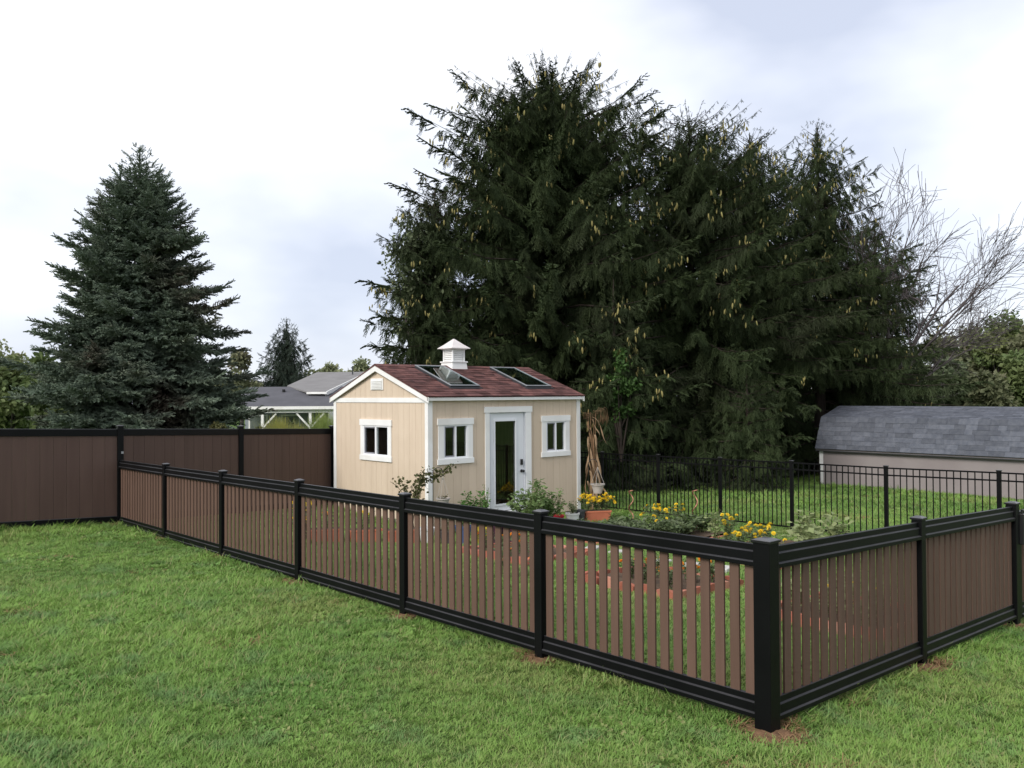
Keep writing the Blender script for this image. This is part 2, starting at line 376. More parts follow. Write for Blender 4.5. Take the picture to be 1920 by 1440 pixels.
# ------------------------------------------------------------------ tall privacy fence
pf = thing('privacy_fence', (0, 12.98, G(0, 12.98)), 'tall brown board privacy fence with black posts and rails behind the lawn', 'fence')
def priv_panel(p0, p1, zt0, zt1, h0=.05, h1=.05):
    p0, p1 = Vector((*p0, 0)), Vector((*p1, 0)); d = (p1-p0).normalized(); a, b = p0+d*h0, p1-d*h1; Ln = (b-a).length
    nrm = Vector((-d.y, d.x, 0))
    for top in (0, 1):
        za = zt0-.07-.125 if top else G(p0.x, p0.y)+.03; zb = zt1-.07-.125 if top else G(p1.x, p1.y)+.03
        m = MB().prism([a-nrm*.026+up*za, a+nrm*.026+up*za, a+nrm*.026+up*(za+.115), a+nrm*.016+up*(za+.125), a-nrm*.016+up*(za+.125), a-nrm*.026+up*(za+.115)], (b-a)+up*(zb-za))
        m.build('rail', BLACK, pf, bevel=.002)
    n = max(1, round(Ln/.2)); q = Ln/n
    for i in range(n):
        s0, s1 = i*q+.0012, (i+1)*q-.0012; A, B = a+d*s0, a+d*s1
        f0, f1 = s0/Ln, s1/Ln
        zl = lambda f: G(p0.x, p0.y)*(1-f)+G(p1.x, p1.y)*f+.14
        zh = lambda f: (zt0*(1-f)+zt1*f)-.07-.11
        o_ = random.uniform(-.0015, .0015); A = A+nrm*o_; B = B+nrm*o_
        MB().hexa([A-nrm*.009+up*zl(f0), B-nrm*.009+up*zl(f1), B+nrm*.009+up*zl(f1), A+nrm*.009+up*zl(f0), A-nrm*.009+up*zh(f0), B-nrm*.009+up*zh(f1), B+nrm*.009+up*zh(f1), A+nrm*.009+up*zh(f0)]).build('board', BROWNB, pf, bevel=.004)
hp = [(-4.76, 12.98, 1.90), (-2.38, 12.98, 1.82), (0, 12.98, 1.745), (2.53, 13.56, 1.655), (5.0, 14.14, 1.57), (7.5, 14.72, 1.50)]
for (x, y, z) in hp: post(pf, x, y, z, .10)
for p, q in zip(hp[:-1], hp[1:]): priv_panel(p[:2], q[:2], p[2], q[2])
MB().box((.005, 12.925, 1.23), (.045, 12.932, 1.27)).build('bracket', mat('bare_metal', (.35, .35, .36), None, 5, rough=.4, metal=.7), pf)

# ------------------------------------------------------------------ black metal fence
mf = thing('metal_fence', (10, 5.5, G(10, 5.5)), 'black metal railing fence with slim bars crossing the yard before the dark spruces', 'fence')
iy = [-1.80, .0, 1.818, 3.646, 5.474, 7.093, 8.699, 10.35, 12.05, 13.75]
itop = [1.03, 1.01, .986, .954, .948, .929, .915, .90, .89, .88]
barm = {}
for y, zt in zip(iy, itop):
    zb = G(10, y)-.04; o = MB().box((9.97, y-.03, zb), (10.03, y+.03, zt-.022)).build('post', IRON, mf, bevel=.003)
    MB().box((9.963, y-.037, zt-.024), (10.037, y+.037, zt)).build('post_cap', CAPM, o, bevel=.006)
for i in range(len(iy)-1):
    y0, y1 = iy[i]+.03, iy[i+1]-.03; z0, z1 = itop[i], itop[i+1]
    g0, g1 = G(10, y0), G(10, y1)
    for dz in (.035, .16):
        MB().obox((9.986, y0, z0-dz-.025), (.028, 0, 0), (0, y1-y0, z1-z0), (0, 0, .025)).build('rail', IRON, mf)
    MB().obox((9.986, y0, g0+.055), (.028, 0, 0), (0, y1-y0, g1-g0), (0, 0, .025)).build('rail', IRON, mf)
    n = 15; q = (y1-y0)/(n+1)
    for k in range(n):
        f = (k+1)/(n+1); y = y0+(y1-y0)*f; zt = z0+(z1-z0)*f-.05; zb = g0+(g1-g0)*f+.06
        key = round(zt-zb, 2)
        if key not in barm: barm[key] = MB().box((-.0075, -.0075, 0), (.0075, .0075, key)).mesh('bar', IRON)
        child('bar', barm[key], mf, (10, y, zb))

# ------------------------------------------------------------------ garden shed
SX0, SX1, SY0, SY1, SB = 4.94, 9.23, 10.383, 13.9, -.40
RY = (SY0+SY1)/2; RZ = 2.90; SLP = .364
def roofz(y): return RZ - SLP*abs(y-RY)
shed = thing('garden_shed', (SX0, SY0, SB), 'tan garden shed with white trim, maroon shingle roof, cupola and glass door', 'shed')
TH = .012   # siding thickness
def intervals(lo, hi, cuts):
    iv = [(lo, hi)]
    for c0, c1 in cuts:
        nw = []
        for a, b in iv:
            if c1 <= a or c0 >= b: nw.append((a, b)); continue
            if c0 > a: nw.append((a, c0))
            if c1 < b: nw.append((c1, b))
        iv = nw
    return [(a, b) for a, b in iv if b-a > .004]
def siding(P, u0, u1, zb, zt, opens, pitch, name, m, d0, d1, gap):
    """boards on a wall. P(u,d,z)->world; zt(u) top; opens [(u0,u1,z0,z1)]; d0,d1 depth range"""
    gl = [u0]
    x = u0+pitch
    while x < u1-.05: gl.append(x); x += pitch
    gl.append(u1)
    for a, b in zip(gl[:-1], gl[1:]):
        ga, gb = (gap/2 if a > u0 else 0), (gap/2 if b < u1 else 0)
        cuts = sorted({a+ga, b-gb, *[c for o in opens for c in o[:2] if a+ga < c < b-gb]})
        mbs = {}
        for c, d in zip(cuts[:-1], cuts[1:]):
            mid = (c+d)/2
            for z0, z1 in intervals(zb, 99, [(o[2], o[3]) for o in opens if o[0] < mid < o[1]]):
                t0, t1 = min(z1, zt(c)), min(z1, zt(d))
                if max(t0, t1)-z0 < .01: continue
                t0 = max(t0, z0+.002); t1 = max(t1, z0+.002)
                key = 0 if not opens else (z0 > 1.2)
                mb = mbs.setdefault(key, MB())
                mb.hexa([P(c, d0, z0), P(d, d0, z0), P(d, d1, z0), P(c, d1, z0), P(c, d0, t0), P(d, d0, t1), P(d, d1, t1), P(c, d1, t0)])
        for mb in mbs.values(): mb.build(name, m, shed)
WIN_F = [(5.290, 5.925, .970, 1.655), (8.155, 8.775, .970, 1.655)]
DOOR = (6.50, 7.536, SB+.10, 1.895)
WIN_L = (11.737, 12.697, .970, 1.615)
Pf = lambda u, d, z: (u, SY0-d, z)
Pl = lambda u, d, z: (SX0-d, u, z)
# core walls
siding(Pf, SX0, SX1, SB, lambda u: roofz(SY0)-.10, WIN_F+[DOOR], 99, 'wall', WOODI, -.08, 0, 0)
siding(Pl, SY0+.08, SY1-.08, SB, lambda u: roofz(u)-.10, [WIN_L], (SY1-SY0)/2-.08, 'wall', WOODI, -.08, 0, 0)
siding(lambda u, d, z: (SX1+d, u, z), SY0+.08, SY1-.08, SB, lambda u: roofz(u)-.10, [], (SY1-SY0)/2-.08, 'wall', WOODI, -.08, 0, 0)
MB().box((SX0, SY1-.08, SB), (SX1, SY1, roofz(SY1)-.10)).build('wall', WOODI, shed)
MB().box((SX0+.08, SY0+.08, SB), (SX1-.08, SY1-.08, SB+.1)).build('floor', WOODI, shed)
# siding boards
SID_GAP = .005
siding(Pf, SX0, SX1, SB, lambda u: roofz(SY0)-.062, WIN_F+[DOOR], 99, 'sheathing', SIDING, 0.0005, .0075, 0)
siding(Pl, SY0, SY1, SB, lambda u: roofz(u)-.052, [WIN_L], (SY1-SY0)/2, 'sheathing', SIDING, 0.0005, .0075, 0)
siding(Pf, SX0, SX1, SB, lambda u: roofz(SY0)-.06, WIN_F+[DOOR], .203, 'siding_board', SIDING, 0.0078, TH, SID_GAP)
siding(Pl, SY0, SY1, SB, lambda u: 2.11, [WIN_L], .203, 'siding_board', SIDING, 0.0078, TH, SID_GAP)
siding(Pl, SY0, SY1, 2.11, lambda u: roofz(u)-.05, [], .203, 'siding_board', SIDING, 0.0078, TH, SID_GAP)
siding(lambda u, d, z: (SX1+d, u, z), SY0, SY1, SB, lambda u: roofz(u)-.05, [], .406, 'siding_board', SIDING, 0.001, TH, SID_GAP)
siding(lambda u, d, z: (u, SY1+d, z), SX0, SX1, SB, lambda u: roofz(SY1)-.05, [], .406, 'siding_board', SIDING, 0.001, TH, SID_GAP)
T2 = TH+.018   # trim face
def trim(lo, hi, name='trim_board', m=WHITE, bevel=.002): return MB().box(lo, hi).build(name, m, shed, bevel=bevel)
zt_ = roofz(SY0)-.055
for xa, xb in ((SX0-T2, SX0+.085), (SX1-.085, SX1+T2)):
    trim((xa, SY0-T2, SB-.02), (xb, SY0-TH-.0005, zt_), 'corner_board')
    trim((xa, SY1+TH+.0005, SB-.02), (xb, SY1+T2, zt_), 'corner_board')
for s_, xx in ((-1, SX0), (1, SX1)):
    x0, x1 = (xx-T2, xx-TH-.0005) if s_ < 0 else (xx+TH+.0005, xx+T2)
    trim((x0, SY0-TH-.0005, SB-.02), (x1, SY0+.075, zt_), 'corner_board')
    trim((x0, SY1-.075, SB-.02), (x1, SY1+TH+.0005, zt_), 'corner_board')
    trim((x0+.002, SY0+.0755, 2.10), (x1-.002, SY1-.0755, 2.20), 'band_board')
# eave fascia and rake boards
OV = .105
for s_ in (-1, 1):
    ye = SY0-OV if s_ < 0 else SY1+OV
    ze = roofz(ye)
    y0, y1 = (ye-.0, ye+.022) if s_ < 0 else (ye-.022, ye)
    trim((SX0-.085, y0, ze-.085), (SX1+.085, y1, ze-.022), 'fascia')
    MB().box((SX0-.06, min(ye+.022*-s_, SY0 if s_ < 0 else SY1), ze-.080), (SX1+.06, max(ye+.022*-s_, SY0 if s_ < 0 else SY1), ze-.066)).build('soffit', WHITE, shed)
for xx, x1 in ((SX0-.085, SX0-.062), (SX1+.062, SX1+.085)):
    for s_ in (-1, 1):
        ye = SY0-OV-.012 if s_ < 0 else SY1+OV+.012
        p = [(xx, RY, RZ-.012), (xx, ye, roofz(ye)-.012), (xx, ye, roofz(ye)-.125), (xx, RY, RZ-.137)]
        if s_ > 0: p = p[::-1]
        MB().prism(p, (x1-xx, 0, 0)).build('rake_board', WHITE, shed, bevel=.002)
    # soffit under rake
    xs = sorted((x1, SX0 if xx < SX0 else SX1))
    for s_ in (-1, 1):
        ye = SY0-OV+.025 if s_ < 0 else SY1+OV-.025
        p = [(xs[0], RY, RZ-.060), (xs[0], ye, roofz(ye)-.060), (xs[0], ye, roofz(ye)-.075), (xs[0], RY, RZ-.075)]
        MB().prism(p, (xs[1]-xs[0], 0, 0)).build('soffit', WHITE, shed)
# gable vent
v = MB().box((SX0-TH-.020, 11.925, 2.365), (SX0-TH-.0005, 12.395, 2.61))
gv = v.build('gable_vent', WHITE, shed, bevel=.004)
for i in range(6):
    z = 2.395+i*.031
    MB().obox((SX0-TH-.0215, 11.965, z), (-.014, 0, -.006), (0, .39, 0), (0.0, 0, .018)).build('louvre', WHITE, gv)

# windows
def window(P, o, sash_first, ext=.125, name='window'):
    u0, u1, z0, z1 = o
    def bx(m_, a, b, c, d, e_, f_): 
        m_.hexa([P(a, c, e_), P(b, c, e_), P(b, d, e_), P(a, d, e_), P(a, c, f_), P(b, c, f_), P(b, d, f_), P(a, d, f_)]); return m_
    cs = bpy.data.objects.new(name, None); col.objects.link(cs); cs.parent = shed
    bx(MB(), u0-ext, u0+.004, TH, T2+.004, z0-.09, z1+.10).build('side_casing', WHITE, cs, bevel=.002)
    bx(MB(), u1-.004, u1+ext, TH, T2+.004, z0-.09, z1+.10).build('side_casing', WHITE, cs, bevel=.002)
    bx(MB(), u0-ext-.022, u1+ext+.022, TH, T2+.014, z1-.004, z1+.125).build('head_casing', WHITE, cs, bevel=.002)
    bx(MB(), u0-ext-.022, u1+ext+.022, TH, T2+.014, z0-.105, z0+.004).build('sill', WHITE, cs, bevel=.002)
    f = MB()
    for a, b, c, d in ((u0, u0+.035, z0, z1), (u1-.035, u1, z0, z1)): bx(f, a, b, -.05, T2-.004, c, d)
    for c, d in ((z0, z0+.035), (z1-.035, z1)): bx(f, u0+.035, u1-.035, -.05, T2-.005, c, d)
    um = (u0+u1)/2
    bx(f, um-.022, um+.022, -.045, T2-.008, z0+.035, z1-.035)
    f.build('frame', VINYL, cs, bevel=.002)
    # sliding sash (grey screen edge) on one side
    a, b = (u0+.036, um-.023) if sash_first else (um+.023, u1-.036)
    s = MB()
    for c, d in ((a, a+.030), (b-.014, b)): bx(s, c, d, -.04, T2-.018, z0+.036, z1-.036)
    for c, d in ((z0+.036, z0+.062), (z1-.06, z1-.036)): bx(s, a+.030, b-.014, -.04, T2-.019, c, d)
    s.build('sash', SCREEN, cs)
    for q, (c, d) in enumerate(((u0+.036, um-.023), (um+.023, u1-.036))):
        bx(MB(), c, d, -.012, -.007, z0+.036, z1-.036).build('pane', GLASSW, cs)
for o in WIN_F: window(Pf, o, True)
window(Pl, WIN_L, False, .105)

# door
def fbox(m_, a, b, c, d, e_, f_): return m_.box((a, SY0-d, e_), (b, SY0-c, f_))
dx0, dx1, dzb, dzt = 6.535, 7.503, SB+.20, 1.868
cs = fbox(fbox(MB(), 6.385, 6.503, TH, T2+.006, SB, 1.90), 7.533, 7.700, TH, T2+.006, SB, 1.90).build('door_casing', WHITE, shed, bevel=.002)
fbox(MB(), 6.362, 7.722, TH, T2+.016, 1.875, 2.0).build('head_casing', WHITE, cs, bevel=.002)
jm = fbox(fbox(fbox(MB(), 6.500, 6.532, -.09, T2-.004, SB+.1, 1.896), 7.506, 7.536, -.09, T2-.004, SB+.1, 1.896), 6.532, 7.506, -.09, T2-.006, 1.871, 1.896)
jm.build('door_jamb', mat('jamb', (.50, .52, .56), None, 3, rough=.5), cs)
fbox(MB(), 6.45, 7.58, -.08, T2+.05, SB+.135, SB+.19).build('threshold', mat('threshold', (.6, .6, .6), None, 4, rough=.4), shed, bevel=.003)
fbox(MB(), 6.45, 7.58, -.08, T2+.03, SB+.02, SB+.134).build('step_board', WHITE, shed)
g0, g1, gb, gtp = 6.668, 7.262, SB+.335, 1.70
dr = fbox(fbox(fbox(fbox(MB(), dx0, g0, -.05, -.005, dzb, dzt), g1, dx1, -.05, -.005, dzb, dzt), g0, g1, -.05, -.005, dzb, gb), g0, g1, -.05, -.005, gtp, dzt).build('door', DOORW, shed, bevel=.002)
gf = MB()
for a, b, c, d in ((g0-.03, g0+.012, gb-.03, gtp+.03), (g1-.012, g1+.03, gb-.03, gtp+.03)): fbox(gf, a, b, -.002, .010, c, d)
for c, d in ((gb-.03, gb+.012), (gtp-.012, gtp+.03)): fbox(gf, g0+.012, g1-.012, -.003, .009, c, d)
gf.build('glass_frame', DOORW, dr, bevel=.002)
fbox(MB(), g0, g1, -.030, -.024, gb, gtp).build('pane', GLASSW, dr)
fbox(MB(), 7.395, 7.455, .0, .028, .735, .86).build('keypad_lock', BLKM, dr, bevel=.008)
kb = MB(); kb.tube([(7.43, SY0+.005, .605), (7.43, SY0-.012, .605)], .034, 16).tube([(7.43, SY0-.012, .605), (7.43, SY0-.045, .605)], .012, 12)
kb.tube([(7.43, SY0-.04, .605), (7.43, SY0-.048, .605), (7.43, SY0-.075, .605), (7.43, SY0-.085, .605)], [.018, .030, .030, .016], 16)
kb.build('door_knob', BLKM, dr, smooth=False)
for z in (.0, .85, 1.65): fbox(MB(), 6.522, 6.546, -.004, .006, z, z+.09).build('hinge', mat('hinge', (.4, .4, .4), None, 4, metal=.8, rough=.3), dr)

# roof deck with openings for the skylights, slope coordinates: u along x, s up the slope from the eave
YE = SY0-OV; ZE = roofz(YE); CL = 1/math.hypot(1, SLP); SL = SLP*CL
SLEN = (RY-YE)/CL
def S(u, s, h): return Vector((u, YE+s*CL-h*SL, ZE+s*SL+h*CL))
def sbox(m_, u0, u1, s0, s1, h0, h1):
    return m_.hexa([S(u0, s0, h0), S(u1, s0, h0), S(u1, s1, h0), S(u0, s1, h0), S(u0, s0, h1), S(u1, s0, h1), S(u1, s1, h1), S(u0, s1, h1)])
SKY = [(5.775, 6.56), (7.92, 8.70)]; SK0, SK1 = .50, 1.83
RX0, RX1 = SX0-.095, SX1+.095
rd = MB(); cuts = [RX0, SKY[0][0]+.06, SKY[0][1]-.06, SKY[1][0]+.06, SKY[1][1]-.06, RX1]
for i in range(5):
    if i % 2 == 0: sbox(rd, cuts[i], cuts[i+1], 0, SLEN, -.02, 0)
    else: sbox(rd, cuts[i], cuts[i+1], 0, SK0+.06, -.02, 0); sbox(rd, cuts[i], cuts[i+1], SK1-.06, SLEN, -.02, 0)
# back slope: plain deck
yb = SY1+OV
rd.hexa([(RX0, RY, RZ-.02), (RX1, RY, RZ-.02), (RX1, yb, roofz(yb)-.02), (RX0, yb, roofz(yb)-.02), (RX0, RY, RZ), (RX1, RY, RZ), (RX1, yb, roofz(yb)), (RX0, yb, roofz(yb))])
roof = rd.build('roof', SHING, shed)
def shingle_mesh(wd, ex, m, k):
    """tab lying on the slope; local x along eave, y up slope, z normal"""
    t = .009; me = MB().hexa([(0, -.004, .006), (wd, -.004, .006), (wd, ex*1.15, .001), (0, ex*1.15, .001), (0, -.004, .006+t), (wd, -.004, .006+t), (wd, ex*1.15, .001+t*.6), (0, ex*1.15, .001+t*.6)])
    return me.mesh('shingle', m)
def shingle_rows(parent, O, U, Sv, ulen, slen, rows, wd, m, skip=None, full=None):
    """O origin at eave, U unit along, Sv unit up the slope"""
    U, Sv = Vector(U), Vector(Sv); Nn = U.cross(Sv); M = Matrix((U, Sv, Nn)).transposed()
    ex = slen/rows; ws = [wd*.7, wd, wd*1.3]; mes = [shingle_mesh(q-.004, ex, m, 0) for q in ws]; rest = MB(); eu = M.to_euler()
    for r_ in range(rows):
        u = -random.random()*wd
        while u < ulen:
            k = random.choice((0, 1, 1, 2)); q = ws[k]; a, b = max(u, 0), min(u+q, ulen)
            if b-a > .03 and not (skip and skip(a, b, r_*ex, (r_+1)*ex)):
                p = Vector(O)+U*a+Sv*(r_*ex)+Nn*(random.choice((0, .004)))
                if full and not full(p):
                    me = mes[k]; bidx = len(rest.V); s_ = (b-a)/(q-.001)
                    rest.V += [tuple(p+U*(vv.co.x*s_)+Sv*vv.co.y+Nn*vv.co.z) for vv in me.vertices]; rest.F += [tuple(bidx+x for x in pl.vertices) for pl in me.polygons]
                else: child('shingle', mes[k], parent, p, rot=eu, scale=((b-a)/(q-.001), 1, 1))
            u += q
    if rest.F: rest.build('shingle', m, parent, kind='stuff')
def skip1(a, b, s0, s1):
    for q0, q1 in SKY:
        if RX0+a > q0-.02 and RX0+b < q1+.02 and s0 > SK0-.03 and s1 < SK1+.03: return True
        if RX0+b > q0+.05 and RX0+a < q1-.05 and s1 > SK0+.02 and s0 < SK1-.02: return True
    return False
shingle_rows(roof, S(RX0, -.018, .001), (1, 0, 0), (0, CL, SL), RX1-RX0, SLEN+.01, 14, .30, SHING, skip1)
# the strips beside the skylights that whole tabs leave bare are the deck itself, in the same shingle
MB().prism([(RX0, RY-.13, RZ-.13*SLP+.016), (RX0, RY, RZ+.022), (RX0, RY+.13, RZ-.13*SLP+.016), (RX0, RY+.13, RZ-.13*SLP+.004), (RX0, RY, RZ+.008), (RX0, RY-.13, RZ-.13*SLP+.004)], (RX1-RX0, 0, 0)).build('ridge_cap', SHING, roof)
# skylights
for q0, q1 in SKY:
    c = MB()
    for a, b, s0, s1 in ((q0, q0+.05, SK0, SK1), (q1-.05, q1, SK0, SK1), (q0+.05, q1-.05, SK0, SK0+.05), (q0+.05, q1-.05, SK1-.05, SK1)): sbox(c, a, b, s0, s1, -.10, .050)
    sk = c.build('skylight', FLASH, shed, bevel=.003)
    c = MB()
    for a, b, s0, s1 in ((q0-.006, q0+.04, SK0-.006, SK1+.006), (q1-.04, q1+.006, SK0-.006, SK1+.006), (q0+.04, q1-.04, SK0-.006, SK0+.04), (q0+.04, q1-.04, SK1-.04, SK1+.006)): sbox(c, a, b, s0, s1, .0505, .066)
    c.build('frame', mat('skylight_cap', (.28, .30, .32), (.33, .35, .37), 5, rough=.35, metal=.4), sk, bevel=.003)
    sbox(MB(), q0+.04, q1-.04, SK0+.04, SK1-.04, .053, .060).build('pane', GLASSS, sk)
    sbox(MB(), q0-.05, q1+.05, SK0-.08, SK0-.001, .016, .022).build('flashing', FLASH, sk)
# rafters inside (seen through the skylights)
rfm = MB()
for x in (5.4, 6.9, 7.4, 9.0): sbox(rfm, x, x+.04, .12, SLEN-.02, -.12, -.021)
rfm.build('rafter', mat('pale_timber', (.52, .42, .28), (.46, .36, .23), 4, rough=.8), shed)
MB().box((SX0+.081, RY-.02, RZ-.20), (SX1-.081, RY+.02, RZ-.05)).build('ridge_beam', MATS['pale_timber'], shed)
# cupola
CX, CY = 6.98, RY
cup = thing('cupola', (CX, CY, 2.70), 'small white louvred cupola with pyramid roof on shed ridge', 'cupola')
def frus(m_, h0, z0, h1, z1): return m_.hexa([(CX-h0, CY-h0, z0), (CX+h0, CY-h0, z0), (CX+h0, CY+h0, z0), (CX-h0, CY+h0, z0), (CX-h1, CY-h1, z1), (CX+h1, CY-h1, z1), (CX+h1, CY+h1, z1), (CX-h1, CY+h1, z1)])
frus(MB(), .235, 2.70, .205, 2.985).build('base', WHITE, cup, bevel=.003)
frus(MB(), .228, 2.9855, .228, 3.015).build('base_cap', WHITE, cup, bevel=.004)
for sx in (-1, 1):
    for sy in (-1, 1): MB().box((CX+sx*.178-.032*(sx > 0), CY+sy*.178-.032*(sy > 0), 3.0155), (CX+sx*.178+.032*(sx < 0), CY+sy*.178+.032*(sy < 0), 3.28)).build('corner_post', WHITE, cup, bevel=.002)
MB().box((CX-.145, CY-.145, 3.016), (CX+.145, CY+.145, 3.279)).build('core', WHITE, cup)
for i in range(6):
    z = 3.02+i*.041
    for (ax, ay) in ((0, -1), (-1, 0), (0, 1), (1, 0)):
        m_ = MB()
        if ax == 0: m_.obox((CX-.1455, CY+ay*.1455, z+.03), (.291, 0, 0), (0, ay*.022, -.024), (0, 0, .008))
        else: m_.obox((CX+ax*.1455, CY-.1455, z+.03), (0, .291, 0), (ax*.022, 0, -.024), (0, 0, .008))
        m_.build('louvre', WHITE, cup)
frus(MB(), .195, 3.2805, .228, 3.30).build('cornice', WHITE, cup, bevel=.003)
r_ = MB(); frus(r_, .270, 3.3005, .262, 3.32); frus(r_, .262, 3.3202, .165, 3.395); frus(r_, .165, 3.3952, .012, 3.53)
r_.build('cupola_roof', mat('cupola_roof', (.66, .62, .61), (.56, .52, .51), 5, rough=.5), cup, bevel=.003)
# things standing inside the shed
wb = thing('workbench', (6.2, 13.3, SB+.1), 'brown wooden workbench standing inside behind the glass door', 'bench')
MB().box((5.2, 13.0, SB+.98), (8.2, 13.75, SB+1.03)).build('bench_top', WOODI, wb)
for x in (5.25, 8.09):
    for y in (13.03, 13.63): MB().box((x, y, SB+.1), (x+.07, y+.07, SB+.979)).build('leg', WOODI, wb)
cl = MB()
for k in range(9):
    a = k/8; cl.V += [(5.16+.02*math.sin(k*2.1), 11.85+.16*a, 1.35-.25*(1-abs(a-.5)*2)**2*0 - .0), (5.14+.03*math.sin(k*1.7), 11.78+.30*a, .96)]
cl.F = [(2*k, 2*k+2, 2*k+3, 2*k+1) for k in range(8)]
o = cl.build('hanging_cloth', mat('teal_cloth', (.01, .13, .11), (.015, .17, .14), 6, rough=.8), None); tag(o, 'dark teal cloth hanging inside the gable end window', 'cloth')
md = o.modifiers.new('thick', 'SOLIDIFY'); md.thickness = .01

# ------------------------------------------------------------------ grey gambrel barn
BX, BYN, BYF = 22.0, 2.0, 11.2
bz = -.86
barn = thing('barn_shed', (BX, BYF, bz), 'long low taupe barn shed with grey shingled gambrel roof', 'shed')
prof = [(21.85, .37), (22.28, 1.41), (23.53, 1.76), (24.78, 1.41), (25.21, .37)]
MB().prism([(BX, BYN, bz-.1), (25.06, BYN, bz-.1), (25.06, BYN, .46), (24.74, BYN, 1.36), (23.53, BYN, 1.71), (22.33, BYN, 1.36), (BX, BYN, .46)][::-1], (0, BYF-BYN, 0)).build('wall', TAUPE, barn)
MB().box((BX-.02, BYF-.10, bz-.1), (BX-.001, BYF+.01, .36)).build('corner_board', WHITE, barn)
MB().box((BX-.02, BYF+.0105, bz-.1), (BX+.10, BYF+.03, .36)).build('corner_board', WHITE, barn)
MB().box((BX-.12, BYN-.1, .325), (BX-.10, BYF+.1, .375)).build('fascia', TAUPE, barn)
MB().box((BX-.14, BYN-.1, .30), (BX-.0005, BYF+.1, .324)).build('soffit', PLCHAR, barn)
rb = MB()
for a, b in zip(prof[:-1], prof[1:]):
    a, b = Vector((a[0], BYN-.1, a[1])), Vector((b[0], BYN-.1, b[1])); n_ = Vector((-(b.z-a.z), 0, b.x-a.x)).normalized()*.02
    rb.prism([a, b, b+n_, a+n_], (0, BYF-BYN+.2, 0))
broof = rb.build('roof', SHINGG, barn)
def near_(p): return p.y > 5.0
for (a, b, rows) in ((prof[0], prof[1], 7), (prof[1], prof[2], 8)):
    A, B = Vector((a[0], BYF+.1, a[1])), Vector((b[0], BYF+.1, b[1])); n_ = Vector((-(b[1]-a[1]), 0, b[0]-a[0])).normalized()
    shingle_rows(broof, A+n_*.021, (0, -1, 0), (B-A).normalized(), BYF-BYN+.2, (B-A).length, rows, .33, SHINGG, None, near_)
MB().prism([(23.40, BYN-.1, 1.752), (23.53, BYN-.1, 1.80), (23.66, BYN-.1, 1.752), (23.53, BYN-.1, 1.785)], (0, BYF-BYN+.2, 0)).build('ridge_cap', SHINGG, broof)

# ------------------------------------------------------------------ neighbour's house
HB = Vector((CAM.x, CAM.y, 0)) + fw*42
def H(a, b, z): return HB + rt*a + fw*b + up*z
hg = -.85
house = thing('neighbour_house', H(-11, 2, hg), 'grey roofed neighbour house with white porch posts beyond the privacy fence', 'house')
def hbox(a0, a1, b0, b1, z0, z1): return MB().hexa([H(a0, b0, z0), H(a1, b0, z0), H(a1, b1, z0), H(a0, b1, z0), H(a0, b0, z1), H(a1, b0, z1), H(a1, b1, z1), H(a0, b1, z1)])
MB().prism([H(-14.2, 0, 1.72), H(-14.2, 4, 2.77), H(-14.2, 8, 1.72), H(-14.2, 8, 1.66), H(-14.2, 4, 2.71), H(-14.2, 0, 1.66)], rt*7.2).build('porch_roof', ROOFG, house)
hbox(-14.2, -7.0, -.06, -.001, 1.60, 1.75).build('gutter', WHITE, house)
hbox(-14.0, -7.1, .13, .29, 1.43, 1.60).build('porch_beam', WHITE, house)
for a in (-12.43, -10.05):
    hbox(a-.065, a+.065, .145, .275, hg, 1.429).build('porch_post', WHITE, house)
    for s_ in (-1, 1):
        if a < -12 and s_ < 0: continue
        MB().bar(H(a+s_*.06, .21, .72), H(a+s_*.68, .21, 1.40), .08, .08).build('porch_brace', WHITE, house)
hbox(-14.0, -7.0, 2.4, 7.6, hg, 1.62).build('wall', HOUSEB, house)
hbox(-9.15, -8.85, .10, .32, hg, 1.429).build('porch_post', mat('grey_paint', (.33, .35, .38), None, 3), house)
for a in (-13.3, -11.6, -8.2):
    o = hbox(a-.5, a+.5, 2.36, 2.399, .1, 1.3).build('window', WHITE, house); hbox(a-.42, a+.42, 2.34, 2.359, .18, 1.22).build('pane', GLASSW, o)
# upper gable roof
e1 = Vector((.988, -.16)); k1 = Vector((.16, .988))
def U(p, q, z): return H(-9.64 + e1.x*p + k1.x*q, 2.0 + e1.y*p + k1.y*q, z)
uz = lambda q: 2.49+q*.1824
ur = MB(); up_poly = [(0, 0), (-1.05, 0), (-3.0, 1.9), (-3.2, 6.58), (0, 6.58)][::-1]
ur.prism([U(p, q, uz(q)-.08) for p, q in up_poly], (0, 0, .08))
ur.prism([U(0, 6.585, 3.61), U(-3.2, 6.585, 3.61), U(-3.2, 13.2, 2.41), U(0, 13.2, 2.41)], (0, 0, .08)); ur.build('upper_roof', ROOFL, house)
MB().prism([U(-.15, 2.6, hg), U(-.15, 2.6, 2.85), U(-.15, 6.58, 3.58), U(-.15, 12.7, 2.45), U(-.15, 12.7, hg)], U(-2.6, 0, 0)-U(0, 0, 0)).build('upper_wall', mat('pale_siding', (.42, .46, .52), (.46, .50, .56), 2), house)
MB().prism([U(0, 0, 2.50), U(0, 6.58, 3.70), U(0, 6.58, 3.50), U(0, 0, 2.30)], U(.05, 0, 0)-U(0, 0, 0)).build('rake_board', WHITE, house)
MB().hexa([U(-1.05, -.10, 2.36), U(.05, -.10, 2.36), U(.05, -.001, 2.36), U(-1.05, -.001, 2.36), U(-1.05, -.10, 2.47), U(.05, -.10, 2.47), U(.05, -.001, 2.47), U(-1.05, -.001, 2.47)]).build('gutter', WHITE, house)
MB().tube([U(-.05, -.05, 2.36), U(-.05, .30, 2.15), U(-.05, .44, 2.0), U(-.05, .44, hg)], .04, 6).build('downspout', WHITE, house)
